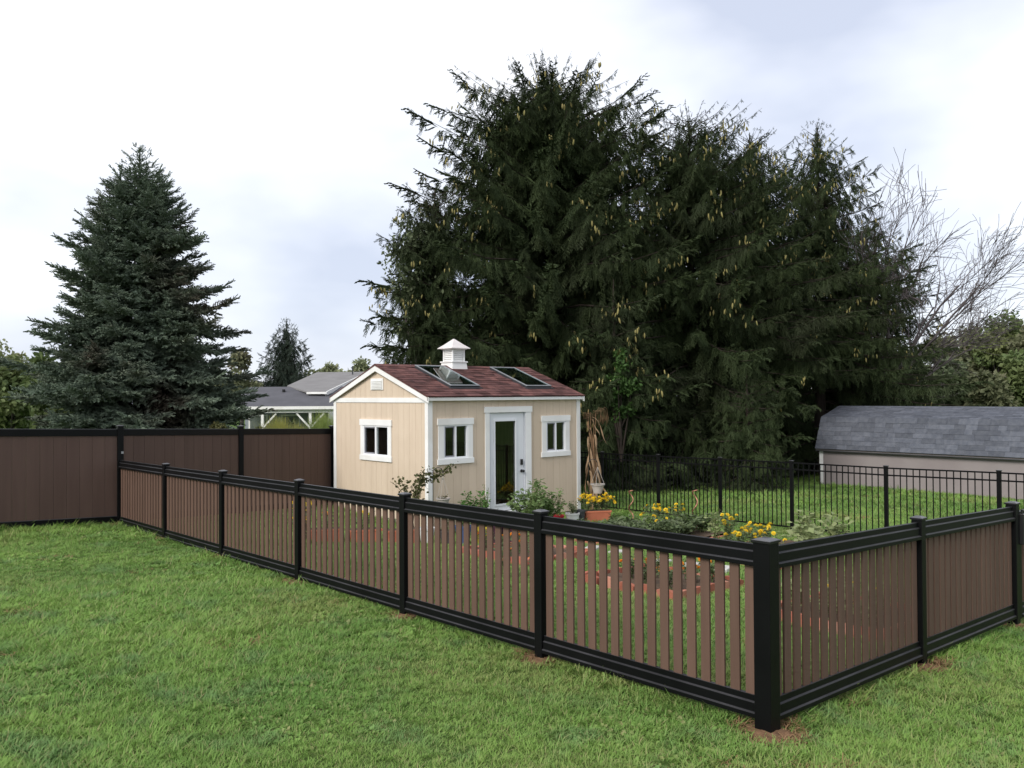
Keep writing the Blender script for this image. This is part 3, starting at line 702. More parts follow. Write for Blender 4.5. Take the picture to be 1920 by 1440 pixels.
MB().tube([U(-.6, 5.6, 3.50), U(-.6, 5.6, 4.0)], .04, 6).build('vent_pipe', PLCHAR, house)
MB().tube([H(-12.1, 2.9, 2.47), H(-12.1, 2.9, 2.62)], .09, 8).build('roof_vent', BLKM, house)

# ------------------------------------------------------------------ scatter of small meshes over points
def scatter_group(name, tufts):
    ng = bpy.data.node_groups.new(name, 'GeometryNodeTree')
    ng.interface.new_socket('Geometry', in_out='INPUT', socket_type='NodeSocketGeometry'); ng.interface.new_socket('Geometry', in_out='OUTPUT', socket_type='NodeSocketGeometry')
    gi, go = ng.nodes.new('NodeGroupInput'), ng.nodes.new('NodeGroupOutput'); ip = ng.nodes.new('GeometryNodeInstanceOnPoints'); ci = ng.nodes.new('GeometryNodeCollectionInfo')
    ci.inputs[0].default_value = tufts; ci.inputs['Separate Children'].default_value = True; ci.inputs['Reset Children'].default_value = True; ip.inputs['Pick Instance'].default_value = True
    def na(nm, dt): q = ng.nodes.new('GeometryNodeInputNamedAttribute'); q.data_type = dt; q.inputs[0].default_value = nm; return q.outputs[0]
    er = ng.nodes.new('FunctionNodeEulerToRotation'); l2 = ng.links.new
    l2(gi.outputs[0], ip.inputs['Points']); l2(ci.outputs[0], ip.inputs['Instance']); l2(na('rot', 'FLOAT_VECTOR'), er.inputs[0]); l2(er.outputs[0], ip.inputs['Rotation']); l2(na('scl', 'FLOAT'), ip.inputs['Scale']); l2(na('idx', 'INT'), ip.inputs['Instance Index']); l2(ip.outputs[0], go.inputs[0])
    return ng
def scatter_obj(name, P, rot, scl, idx, tint, ng, parent=None):
    off = np.array(wloc(parent)) if parent else np.zeros(3); n = len(P)
    me = bpy.data.meshes.new(name); me.vertices.add(n); me.vertices.foreach_set('co', (P-off).astype(np.float32).ravel())
    for nm, tp, dt, key in (('scl', 'FLOAT', scl.astype(np.float32), 'value'), ('rot', 'FLOAT_VECTOR', rot.astype(np.float32).ravel(), 'vector'), ('tint', 'FLOAT', tint.astype(np.float32), 'value'), ('idx', 'INT', idx.astype(np.int32), 'value')):
        me.attributes.new(nm, tp, 'POINT').data.foreach_set(key, dt)
    ob = bpy.data.objects.new(name, me); col.objects.link(ob); ob.parent = parent; ob['kind'] = 'stuff'
    ob.modifiers.new('scatter', 'NODES').node_group = ng; return ob

# ------------------------------------------------------------------ trees
def nrm(a): return a/np.maximum(np.linalg.norm(a, axis=-1, keepdims=True), 1e-9)
def spray_template(seed, nt_=15, wd=.03, sl=.40, droop=0.0, sub=2):
    """one needle-covered bough tip: an axis with side twigs, each twig a pair of crossed slim blades"""
    g = np.random.default_rng(seed); V, F = [], []
    def rh(p, d, l, w_, side):
        b = len(V); V.extend([p, p+d*l*.30+side*w_, p+d*l, p+d*l*.30-side*w_]); F.append((b, b+1, b+2)); F.append((b, b+2, b+3))
    def twig(p, d, l, w_):
        d = d/np.linalg.norm(d); sd_ = np.cross(d, (.1, .2, 1)); sd_ /= np.linalg.norm(sd_); u_ = np.cross(d, sd_)
        rh(p, d, l, w_, sd_); rh(p, d, l, w_, u_)
    twig(np.zeros(3), np.array([1., 0, 0]), 1, wd)
    for k in range(nt_):
        t = .06+.86*k/(nt_-1)+g.normal()*.01; s_ = 1 if k % 2 else -1
        d = np.array([.75, s_*g.uniform(.5, .8), -droop+g.normal()*.22]); l = sl*(1-.62*t)*g.uniform(.75, 1.2); p = np.array([t, 0, 0])
        twig(p, d, l, wd*.85)
        dn = d/np.linalg.norm(d)
        for q in range(sub):
            if l > .16: twig(p+dn*l*(.35+.3*q), d+np.array([.1, -s_*.9*(1 if q else -.6), g.normal()*.3]), l*.42, wd*.7)
    return np.array(V), np.array(F)
SPRAY_G = {}
def spray_group(needles, kind):
    key = needles.name
    if key not in SPRAY_G:
        c = bpy.data.collections.new('boughs_'+key)
        for v in range(3):
            V, F = spray_template(v+5, droop=.25 if kind == 'norway' else -.05, wd=.027 if kind == 'norway' else .038)
            me = npmesh('bough', V, F); me.materials.append(needles); c.objects.link(bpy.data.objects.new('bough_%s_%d' % (key, v), me))
        SPRAY_G[key] = scatter_group('boughs_'+key, c)
    return SPRAY_G[key]
def euler_from(A, Bv):
    A = nrm(A); Yv = nrm(np.cross(Bv, A)); Zv = np.cross(A, Yv)
    return np.stack([np.arctan2(Yv[:, 2], Zv[:, 2]), -np.arcsin(np.clip(A[:, 2], -1, 1)), np.arctan2(A[:, 1], A[:, 0])], 1)
def scatter(T, F, O, A, Bv, Sx, Sy=None):
    """instances of template T at O with forward A, roughly-up Bv"""
    A = nrm(A); Yv = nrm(np.cross(Bv, A)); Zv = np.cross(A, Yv)
    Sy = Sx if Sy is None else Sy
    V = O[:, None]+T[None, :, 0:1]*(A*Sx[:, None])[:, None]+T[None, :, 1:2]*(Yv*Sy[:, None])[:, None]+T[None, :, 2:3]*(Zv*Sy[:, None])[:, None]
    n, k = len(O), len(T)
    return V.reshape(-1, 3), (F[None]+(np.arange(n)*k)[:, None, None]).reshape(-1, F.shape[1])

WD = .078
def conifer(name, base, height, prof, label, needles, seed, kind='norway', whorl=.30, per=6, step=.2, clear=0.0, leaders=1, cones=0, group=None, cat='tree', lean=(0, 0), twl=1.0, tipbias=None):
    """prof: [(metres below top, radius)]"""
    g = np.random.default_rng(seed); base = Vector(base); top = base.z+height
    t = thing(name, base, label, cat, group)
    tr = MB(); trunk_r = height*.015+.04
    pts = [Vector((base.x+lean[0]*f*f, base.y+lean[1]*f*f, base.z-.1+(height+.05)*f)) for f in np.linspace(0, 1, 9)]
    tr.tube(pts, [trunk_r*(1-f)**.8+.012 for f in np.linspace(0, 1, 9)], 8)
    pd, prr = np.array([p[0] for p in prof]), np.array([p[1] for p in prof])
    ctr = lambda z: np.array([base.x+lean[0]*((z-base.z)/height)**2, base.y+lean[1]*((z-base.z)/height)**2])
    SO, SA, SB_, SS = [], [], [], []; tips = []
    z = base.z+clear; hh = []
    while z < top-.15:
        hh.append(z); z += whorl*(.75+.5*g.random())*(1 if top-z > 1.5 else .6)
    for z in hh:
        dz = top-z; Rr = np.interp(dz, pd, prr); f = dz/height
        nb = per if dz > 1.2 else max(4, per-2)
        a0 = g.random()*6.28
        for k in range(nb):
            az = a0+k*6.283/nb+g.normal()*.25
            Lb = Rr*(np.clip(g.normal(.95, .13), .55, 1.2) if kind == 'norway' else np.clip(g.normal(.95, .12), .6, 1.2))
            if Lb < .12: Lb = .12
            c = ctr(z)
            if kind == 'norway': el, sag, lift = np.interp(f, [0, .12, .4, .8, 1], [1.2, .75, .30, .02, -.12])+g.normal()*.10, .42, .24
            else: el, sag, lift = np.interp(f, [0, .1, .35, .7, 1], [1.3, .60, .18, -.06, -.16])+g.normal()*.08, .16, .15
            s_ = np.linspace(0, 1, 7); h_ = np.array([math.cos(az), math.sin(az)])
            shr = 1/math.hypot(1, el*.7)
            P = np.zeros((7, 3)); P[:, :2] = c+h_*(Lb*shr*s_)[:, None]; P[:, 2] = z+Lb*shr*(el*s_-sag*s_**2+lift*s_**4)
            wig = g.normal(size=2)*.05*Lb; P[:, 0] += wig[0]*s_**2; P[:, 1] += wig[1]*s_**2
            tip_rise = Lb*shr*(el-sag+lift)
            if tip_rise > dz*.92: el = max(0., (dz*.92)/(Lb*shr)+sag-lift)
            P[:, 2] = z+Lb*shr*(el*s_-sag*s_**2+lift*s_**4)
            if P[-1, 1] < 12.9 and 19.8 < P[-1, 0] < 25.9 and P[-1, 2] < 2.7: continue
            if Lb > .6: tr.tube([Vector(p) for p in P[::2]], [.010+.008*Lb, .006+.005*Lb, .004+.002*Lb, .003], 4, cap=False)
            tips.append(P[-1])
            n = max(2, int(Lb/step)); si = np.clip(np.linspace(.13, .97, n)+g.normal(size=n)*.02, .08, .99)
            Q = np.stack([np.interp(si, s_, P[:, d]) for d in range(3)], 1)
            dq = np.stack([np.interp(si, s_, np.gradient(P[:, d], s_)) for d in range(3)], 1); tg = nrm(dq)
            side = nrm(np.cross(tg, np.array([0, 0, 1.])))
            for sg in (-1, 1):
                hang = (g.uniform(.7, 2.6, n) if kind == 'norway' else g.uniform(-.25, .25, n))
                dr_ = nrm(tg*g.uniform(.35, .8, n)[:, None]+side*(sg*g.uniform(.4, .95, n))[:, None]+np.array([0, 0, -1.])*hang[:, None])
                ln = (np.clip((.34+.20*Lb*(1-si))*g.uniform(.7, 1.3, n), .30, .95) if kind == 'norway' else np.clip((.24+.30*Lb*(1-si))*g.uniform(.7, 1.25, n), .18, .95))*twl
                SO.append(Q+g.normal(size=Q.shape)*.02); SA.append(dr_); SS.append(ln); SB_.append(np.tile([0, 0, 1.], (n, 1))+g.normal(size=(n, 3))*.35)
            # shoots on top of the branch and the tip itself
            m_ = max(1, n//2); pick = g.integers(0, n, m_)
            SO.append(Q[pick]); SA.append(nrm(tg[pick]+np.array([0, 0, 1.])*g.uniform(.1, .55, m_)[:, None]+side[pick]*g.normal(size=(m_, 1))*.4)); SS.append(g.uniform(.22, .5, m_)*twl); SB_.append(g.normal(size=(m_, 3))+[0, 0, 1.])
            SO.append(P[-2:-1]); SA.append(nrm((P[-1]-P[-2])[None])); SS.append(np.array([max(.25, Lb*.26)*twl])); SB_.append(np.array([[0, 0, 1.]]))
    # leading shoots
    c = ctr(top)
    lead = []
    for k in range(leaders):
        if k == 0: lead.append((np.array([c[0], c[1], top-.75]), .78))
        else:
            a = g.random()*6.28; rr = g.random()**.5*np.interp(1.6, pd, prr)*.8
            lead.append((np.array([c[0]+rr*math.cos(a), c[1]+rr*math.sin(a), top-.75-rr*.42-g.random()*.3]), .75))
    for p, l in lead:
        SO.append(p[None]); SA.append(np.array([[.02, .02, 1.]])); SS.append(np.array([l])); SB_.append(np.array([[1., 0, 0]]))
        for q in range(8):
            a = q*2.4; hq = g.uniform(.1, .6)
            SO.append((p+[0, 0, l*hq])[None]); SA.append(np.array([[math.cos(a), math.sin(a), .9]])); SS.append(np.array([.34*(1.1-hq)])); SB_.append(np.array([[0, 0, 1.]]))
    O, A, B_, S_ = np.concatenate(SO), np.concatenate(SA), np.concatenate(SB_), np.concatenate(SS)
    S_ = S_*np.clip((top-O[:, 2]+.15)/1.6, .30, 1)
    over = O[:, 2]+np.maximum(A[:, 2], 0)*S_ > top+.06; S_ = np.where(over, np.maximum((top+.06-O[:, 2])/np.maximum(A[:, 2], .05), .08), S_)
    ok = ~((O[:, 1] < 12.9) & (O[:, 0] > 19.8) & (O[:, 0] < 25.9) & (O[:, 2] < 2.7)); O, A, B_, S_ = O[ok], A[ok], B_[ok], S_[ok]
    tr.build('trunk', BARK, t)
    ns = len(O); cr_ = scatter_obj('crown', O, euler_from(A, B_), S_, g.integers(0, 3, ns), g.random(ns), spray_group(needles, kind), t); cr_.data.materials.append(needles)
    if cones:
        hi = np.where((O[:, 2] > base.z+height*.22))[0]
        rad = np.linalg.norm(O[:, :2]-np.array([base.x, base.y]), axis=1); Rz = np.interp(top-O[:, 2], pd, prr)
        hi = hi[(rad[hi] > .55*Rz[hi])]
        wgt = np.clip((O[hi, 2]-base.z)/height, 0, 1)**1.5; seeds = g.choice(hi, cones//4, p=wgt/wgt.sum())
        p = np.repeat(O[seeds]+A[seeds]*S_[seeds][:, None]*.7, 4, 0)+g.normal(size=(len(seeds)*4, 3))*[.11, .11, .09]; p = p[p[:, 2] < top-.55]
        n = 6; ring = [(.0, .006), (-.03, .020), (-.08, .024), (-.125, .016), (-.15, .004)]
        CV = np.array([[r_*math.cos(6.283*k/n), r_*math.sin(6.283*k/n), z_] for z_, r_ in ring for k in range(n)])
        CF = np.array([(i*n+k, i*n+(k+1) % n, (i+1)*n+(k+1) % n, (i+1)*n+k) for i in range(4) for k in range(n)])
        sc_ = g.uniform(.8, 1.25, len(p)); tl = g.normal(size=(len(p), 3))*.18+[0, 0, 1.]
        V, F = scatter(CV[:, [2, 0, 1]], CF, p, tl, np.tile([1., 0, 0], (len(p), 1)), sc_)
        npobj('cones', V, F, CONE, t, kind='stuff')
    return t

def ground_at(px, D, y=760):
    p = at(px, y, D); return Vector((p.x, p.y, G(p.x, p.y)))
def treetop(px, py, D):
    p = at(px, py, D); return p
def plant_conifer(name, px, py, D, prof, label, needles, seed, **k):
    p = at(px, py, D); b = Vector((p.x, p.y, G(p.x, p.y)-.05)); s_ = D/FPX
    return conifer(name, b, p.z-b.z, [(a*s_, r_*s_) for a, r_ in prof], label, needles, seed, **k)

GN_ = 'tall Norway spruces behind the metal fence'
# profiles in photo pixels at the tree's distance: (below the top, half width)
plant_conifer('spruce_tree', 1028, 146, 28.5, [(0, 45), (25, 115), (55, 160), (110, 205), (230, 240), (330, 280), (480, 290), (800, 290)], 'tallest Norway spruce with broad many-tipped crown full of hanging cones behind the shed roof', NORW, 111, leaders=12, cones=760, whorl=.27, per=8, step=.21, clear=.6)
plant_conifer('spruce_tree', 1292, 216, 29, [(0, 35), (25, 90), (60, 125), (140, 155), (300, 215), (480, 250), (750, 260)], 'round-topped Norway spruce with cones between the tallest spruce and the pointed one', NORW, 12, leaders=9, cones=560, whorl=.32, per=7, step=.24, clear=.3)
plant_conifer('spruce_tree', 1405, 246, 30.5, [(0, 16), (40, 55), (120, 110), (300, 175), (480, 220), (720, 235)], 'cone-bearing Norway spruce tucked between the round-topped and pointed spruces', NORW, 13, leaders=3, cones=360, whorl=.32, per=7, step=.25, clear=.3)
plant_conifer('spruce_tree', 1532, 226, 33, [(0, 8), (60, 48), (120, 82), (220, 125), (330, 175), (450, 225), (700, 240)], 'pointed Norway spruce rising behind the end of the grey roofed barn', NORW, 14, leaders=1, cones=420, whorl=.34, per=7, step=.26, clear=.4)
plant_conifer('spruce_tree', 1640, 405, 37, [(0, 10), (60, 55), (160, 100), (300, 135), (500, 145)], 'shorter Norway spruce behind the barn roof beside the bare tree', NORW, 15, leaders=2, cones=120, whorl=.40, per=6, step=.28, clear=.4)
plant_conifer('spruce_tree', 1150, 520, 24.5, [(0, 8), (60, 40), (160, 72), (300, 100), (420, 105)], 'low young Norway spruce with cones right behind the shed corner', NORW, 16, leaders=2, cones=120, whorl=.32, per=6, step=.2, clear=.1)
plant_conifer('spruce_tree', 1400, 690, 25.0, [(0, 6), (50, 40), (110, 65), (240, 85)], 'small bushy spruce growing low between the metal fence and tall spruces', NORW, 17, leaders=1, cones=0, whorl=.26, per=6, step=.2, clear=.05)
plant_conifer('spruce_tree', 1210, 640, 27, [(0, 6), (50, 50), (150, 110), (270, 130)], 'dark low spruce filling the shade behind the middle of the metal fence', NORW, 18, leaders=1, cones=0, whorl=.30, per=6, step=.22, clear=.05)
plant_conifer('spruce_tree', 815, 352, 26.6, [(0, 25), (25, 62), (110, 92), (230, 112), (330, 122), (420, 110)], 'left flank Norway spruce with drooping boughs reaching over the shed gable', NORW, 19, leaders=2, cones=220, whorl=.34, per=7, step=.22, clear=.8)
plant_conifer('spruce_tree', 262, 272, 22.5, [(0, 4), (30, 20), (70, 42), (130, 72), (170, 98), (270, 132), (380, 172), (470, 198), (560, 208)], 'big blue-green spruce with upswept tips behind the privacy fence', BLUES, 21, kind='blue', leaders=3, whorl=.25, per=8, step=.14, clear=.2, twl=1.2)
plant_conifer('spruce_tree', 537, 596, 62, [(0, 4), (30, 20), (80, 42), (130, 62), (190, 70)], 'distant dark spruce standing behind the neighbour house', FARS, 22, kind='norway', leaders=1, whorl=.36, per=7, step=.28, clear=.5, twl=1.4)

LEAFT = np.array([(0, 0, 0), (.5, .32, .06), (1, 0, -.05), (.5, -.32, .06)], float); LEAFF = np.array([(0, 1, 2), (0, 2, 3)])
def leafy(name, base, height, rad, label, leaves, seed, n=9000, leaf=.22, clumps=34, bark=GREYB, crown_lo=.28, group=None, cat='tree', tw=1.0):
    g = np.random.default_rng(seed); base = Vector(base)
    t = thing(name, base, label, cat, group); tr = MB()
    zc = base.z+height*(crown_lo+1)/2; hz = height*(1-crown_lo)/2
    C_ = []; 
    while len(C_) < clumps:
        q = g.uniform(-1, 1, 3)
        if (q**2).sum() < 1 and (q**2).sum() > .12: C_.append(q)
    C_ = np.array(C_)*[rad*.72, rad*.72, hz*.76]+[base.x, base.y, zc]; cr_ = g.uniform(.22, .48, clumps)*rad
    tr.tube([Vector((base.x, base.y, base.z-.1)), Vector((base.x+.1, base.y, base.z+height*.3)), Vector((base.x, base.y+.1, base.z+height*.75))], [height*.022*tw, height*.016*tw, height*.006*tw], 7)
    for c in C_[::2]:
        z0 = base.z+height*g.uniform(.2, .45); p0 = Vector((base.x, base.y, z0)); p1 = Vector(c); mid = (p0+p1)/2+Vector((0, 0, -.1*rad))
        tr.tube([p0, mid, p1], [height*.008, height*.005, height*.0015], 4, cap=False)
    tr.build('trunk', bark, t)
    k = g.integers(0, clumps, n); d = nrm(g.normal(size=(n, 3))); rr = cr_[k]*(g.random(n)**.45)
    O = C_[k]+d*rr[:, None]*[1, 1, .75]
    A = nrm(d*.6+g.normal(size=(n, 3))*.8+[0, 0, -.3]); B_ = g.normal(size=(n, 3))+[0, 0, 1.2]
    V, F = scatter(LEAFT, LEAFF, O, A, B_, g.uniform(.6, 1.25, n)*leaf)
    npobj('crown', V, F, leaves, t, kind='stuff'); return t
def plant_leafy(name, px, py, D, wpx, label, leaves, seed, **k):
    p = at(px, py, D); b = Vector((p.x, p.y, G(p.x, p.y)-.05)); return leafy(name, b, p.z-b.z, wpx*D/FPX, label, leaves, seed, **k)
plant_leafy('broadleaf_tree', 790, 358, 26.9, 76, 'grey-green leafy tree mixed into the left edge of the spruces', LF_GREY, 31, n=6000, leaf=.14, clumps=60, crown_lo=.42)
plant_leafy('climbing_vine', 1163, 640, 23.6, 34, 'bright green leafy vine climbing the low spruce beside the shed', LF_VINE, 32, n=1700, leaf=.11, clumps=26, crown_lo=.42, cat='vine', tw=.10, bark=BARK)
plant_leafy('broadleaf_tree', 20, 655, 33, 85, 'light green leafy tree at the privacy fence left of the blue spruce', LF_GREEN, 33, n=6000, leaf=.24, clumps=30, crown_lo=.1)
plant_leafy('broadleaf_tree', 100, 640, 30, 60, 'yellow-green leafy tree peeping out behind the blue spruce boughs', LF_GREEN, 34, n=4500, leaf=.24, clumps=24, crown_lo=.1)
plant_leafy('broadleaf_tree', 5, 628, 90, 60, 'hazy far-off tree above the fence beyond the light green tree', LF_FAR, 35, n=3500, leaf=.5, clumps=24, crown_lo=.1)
plant_leafy('broadleaf_tree', 452, 636, 58, 50, 'olive leafy tree between blue spruce and distant spruce', LF_AUT, 36, n=5000, leaf=.34, clumps=30, crown_lo=.1)
plant_leafy('broadleaf_tree', 405, 668, 52, 45, 'dull green leafy tree hidden behind the blue spruce right flank', LF_AUT, 37, n=3500, leaf=.34, clumps=24, crown_lo=.1)
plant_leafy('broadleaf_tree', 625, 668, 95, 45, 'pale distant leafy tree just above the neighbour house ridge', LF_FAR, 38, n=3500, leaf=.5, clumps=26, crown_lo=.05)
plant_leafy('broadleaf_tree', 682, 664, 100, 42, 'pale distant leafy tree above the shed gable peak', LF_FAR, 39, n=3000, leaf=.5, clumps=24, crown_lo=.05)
plant_leafy('broadleaf_tree', 575, 684, 80, 42, 'small dark leafy tree at the foot of the distant spruce', LF_AUT, 40, n=3000, leaf=.4, clumps=22, crown_lo=.05)
RG = [(1755, 590, 48, 55, LF_AUT, 'olive leafy tree beyond the barn beside the last spruce'), (1815, 580, 56, 62, LF_AUT, 'brownish green leafy tree beyond the middle of the barn roof'), (1880, 552, 54, 70, LF_GREEN, 'yellow-green leafy tree rising highest beyond the barn roof'),
      (1945, 560, 50, 60, LF_AUT, 'autumn-tinted leafy tree at the far right beyond the barn'), (1780, 655, 44, 50, LF_GREY, 'grey-green low tree close behind the barn ridge'), (1850, 670, 43, 48, LF_AUT, 'rusty green low tree close behind the barn ridge'), (1915, 640, 44, 52, LF_GREEN, 'fresh green low tree close behind the barn ridge'), (1700, 640, 46, 50, LF_GREY, 'shaded grey-green tree between the spruces and barn ridge')]
for i, (a, b, D, w_, m_, lb) in enumerate(RG): plant_leafy('broadleaf_tree', a, b, D, w_, lb, m_, 50+i, n=11000, leaf=.30, clumps=60, crown_lo=.02)
# trees standing further out round the yard
for i, (a, D) in enumerate(((-150, 70), (-330, 60), (2080, 55), (2250, 60), (1110, 60), (1330, 62), (1480, 60), (960, 64), (860, 66))):
    lbs = ['leafy tree far left beyond the privacy fence', 'leafy tree furthest left beyond the privacy fence', 'leafy tree outside right behind barn', 'leafy tree furthest right behind barn', 'leafy tree hidden behind the tallest spruce', 'leafy tree hidden behind the round-topped spruce', 'leafy tree hidden behind the pointed spruce', 'leafy tree glimpsed through spruce trunks above the shed cupola', 'leafy tree glimpsed through spruce trunks above the shed ridge end']
    plant_leafy('broadleaf_tree', a, 690 if 800 < a < 1500 else 610, D, 62, lbs[i], LF_AUT, 70+i, n=3000, leaf=.4, clumps=26, crown_lo=.05)

# bare tree
def bare_tree():
    g = np.random.default_rng(5)
    b = ground_at(1662, 34); t = thing('bare_tree', b, 'leafless grey tree fanning its branches beside the spruces', 'tree'); tr = MB(); tw = MB()
    def grow(p, d, l, r_, lev):
        pts = [p]; q = p; dd = d.copy(); n = 5
        for i in range(n):
            dd = (dd+Vector(g.normal(size=3)*.10)+Vector((rt.x, rt.y, 0))*.012+up*(.03 if lev < 3 else .0)).normalized(); q = q+dd*(l/n); pts.append(q)
        rad = [max(r_*(1-.62*i/n), .0085) for i in range(n+1)]
        (tr if lev < 2 else tw).tube(pts, rad, 6 if lev < 2 else 3, cap=False)
        if lev >= 4: return
        nb = (6, 7, 6, 5, 4)[lev]
        for k in range(nb):
            f = .30+.68*(k+g.random()*.5)/nb; i = min(int(f*n), n-1); pp = pts[i].lerp(pts[i+1], f*n-i)
            ax = Vector(g.normal(size=3)).cross(dd).normalized()
            ang = g.uniform(.30, .72)
            nd_ = (dd*math.cos(ang)+ax*math.sin(ang)).normalized()
            grow(pp, nd_, l*g.uniform(.42, .66), rad[i]*.60, lev+1)
    p0 = b+Vector((0, 0, -.1)); fork = b+Vector((.1, .1, 3.2))
    tr.tube([p0, (p0+fork)/2+Vector((.05, 0, 0)), fork], [.28, .23, .19], 8, cap=False)
    for dx, dy, dz, l, r_ in ((-.06, .1, 1, 5.4, .075), (.10, -.1, 1, 6.0, .085), (.30, .1, 1, 6.0, .08), (.52, -.05, 1, 5.6, .075), (.8, .1, .85, 4.7, .065), (-.24, 0, 1, 5.0, .06), (-.45, 0, 1, 4.4, .05), (1.1, -.1, .55, 4.2, .055)):
        d = (rt*dx+fw*dy+up*dz).normalized(); grow(fork-up*random.uniform(0, .7), d, l, r_, 1)
    tr.build('trunk', GREYB, t, smooth=True); o = tw.build('branches', GREYB, t); o['kind'] = 'stuff'
bare_tree()

# ------------------------------------------------------------------ garden beds
BEDS = []
def bed(x0, x1, y0, y1, label, h=.13):
    zc = G((x0+x1)/2, (y0+y1)/2)
    b = thing('garden_bed', ((x0+x1)/2, (y0+y1)/2, zc), label, 'garden bed', 'brick edged garden beds'); BEDS.append((x0, x1, y0, y1))
    g = np.random.default_rng(int(x0*100+y0*10)); n = 12
    xs, ys = np.meshgrid(np.linspace(x0+.03, x1-.03, n), np.linspace(y0+.03, y1-.03, n))
    zs = Gn(xs, ys)+.07+g.normal(size=xs.shape)*.012
    i = np.arange(n-1)[:, None]*n+np.arange(n-1)[None]
    npobj('soil', np.stack([xs.ravel(), ys.ravel(), zs.ravel()], 1), np.stack([i, i+1, i+n+1, i+n], -1).reshape(-1, 4), SOIL, b, smooth=True)
    me = MB(); l, t = .245, .055
    prof_ = [(-l/2, 0), (l/2, 0), (l/2, h*.80)] + [(l/2*math.cos(a), h*.80+h*.20*math.sin(a)) for a in np.linspace(.3, math.pi-.3, 5)] + [(-l/2, h*.80)]
    me.prism([(a, -t/2, c) for a, c in prof_], (0, t, 0)); me = me.mesh('edging_brick', BRICKT)
    def run(ax, ay, bx_, by):
        Ln = math.hypot(bx_-ax, by-ay); k = max(1, int(Ln/.25)); an = math.atan2(by-ay, bx_-ax)
        for q in range(k):
            f = (q+.5)/k; x, y = ax+(bx_-ax)*f, ay+(by-ay)*f
            child('edging_brick', me, b, (x, y, G(x, y)-.01+random.uniform(-.008, .012)), rot=(random.gauss(0, .05), random.gauss(0, .03), an+random.gauss(0, .05)))
    run(x0, y0, x0, y1); run(x0, y0, x1, y0); run(x1, y0, x1, y1); run(x0, y1, x1, y1)
    return b
bed(2.90, 4.25, .55, 1.80, 'brick edged garden bed nearest the short picket fence section')
bed(2.82, 4.15, 2.85, 4.30, 'brick edged garden bed with orange marigolds in the middle of front row')
bed(3.12, 4.60, 5.68, 7.15, 'brick edged garden bed near the pots and buckets')
bed(5.70, 8.30, 3.30, 4.95, 'long brick edged garden bed of yellow marigolds and pale leaves', h=.06)
bed(5.75, 8.40, 5.75, 7.30, 'long brick edged garden bed of grey-green vegetables with spiral stakes', h=.06)

PLANT_N = [100]
def herb(name, x, y, h, r, label, leaves, n=260, leaf=.07, stems=9, cat='plant', group=None, up_=.7, flowers=0, fmat=None, fr=.035, z=None, narrow=1.0, fl_top=True, lean=(0, 0), upright=False):
    PLANT_N[0] += 1; g = np.random.default_rng(PLANT_N[0]); z = G(x, y)+.05 if z is None else z
    t = thing(name, (x, y, z), label, cat, group); st = MB(); O, A = [], []; tips = []
    for k in range(stems):
        a = g.random()*6.283; rr = r*g.uniform(.15, 1)**.7; hh = h*g.uniform(.6, 1.05)*(1-.25*(rr/r)**2)
        p = np.array([[x+g.normal()*.03, y+g.normal()*.03, z], [x+rr*.35*math.cos(a)+lean[0]*.4, y+rr*.35*math.sin(a)+lean[1]*.4, z+hh*.55], [x+rr*math.cos(a)+lean[0], y+rr*math.sin(a)+lean[1], z+hh]])
        sx = np.linspace(0, 1, 6); q = (1-sx)[:, None]**2*p[0]+2*(sx*(1-sx))[:, None]*p[1]+sx[:, None]**2*p[2]
        st.tube([Vector(v) for v in q], [.007*h/.5*(1-.7*f) for f in sx], 4, cap=False); tips.append(q[-1])
        m_ = n//stems; si = g.uniform(.12, 1, m_)**.7; c = np.stack([np.interp(si, sx, q[:, d]) for d in range(3)], 1)
        an = g.random(m_)*6.283; d = np.stack([np.cos(an), np.sin(an), g.uniform(-.3, up_, m_)], 1)
        O.append(c+d*(g.random(m_)*.04*narrow)[:, None]); A.append(d)
    O, A = np.concatenate(O), np.concatenate(A); m_ = len(O)
    V, F = scatter(LEAFT, LEAFF, O, A, g.normal(size=(m_, 3))*.5+[0, 0, 1.], g.uniform(.6, 1.3, m_)*leaf)
    st.build('stems', STEM, t, kind='stuff'); npobj('leaves', V, F, leaves, t, kind='stuff')
    if flowers:
        me = flower_mesh(fmat)
        for k in range(flowers):
            if fl_top and k < len(tips): p = Vector(tips[k])+Vector((0, 0, .012))
            else:
                a = g.random()*6.283; rr = r*g.random()**.5; p = Vector((x+rr*math.cos(a), y+rr*math.sin(a), z+h*g.uniform(.62, 1.02)*(1-.2*(rr/r)**2)))
            child('flower', me, t, p, rot=(g.normal()*.5, g.normal()*.5, g.random()*6), scale=(fr*g.uniform(.75, 1.2),)*3)
    return t
FM = {}
def flower_mesh(m):
    if m.name in FM: return FM[m.name]
    b = MB(); g = np.random.default_rng(3)
    for lay, (n, r0, r1, z0, z1) in enumerate(((11, .25, 1.0, -.15, .05), (9, .15, .78, .05, .35), (7, .05, .5, .2, .55), (5, .0, .25, .35, .65))):
        for k in range(n):
            a = 6.283*(k+.5*lay)/n; da = 3.1/n*1.05
            pt = lambda rr, ang, zz: (rr*math.cos(ang), rr*math.sin(ang), zz)
            b.poly([pt(r0, a, z0), pt(r1*.8, a-da, z1), pt(r1, a, z1+.08*g.normal()), pt(r1*.8, a+da, z1)])
    FM[m.name] = b.mesh('flower', m); return FM[m.name]

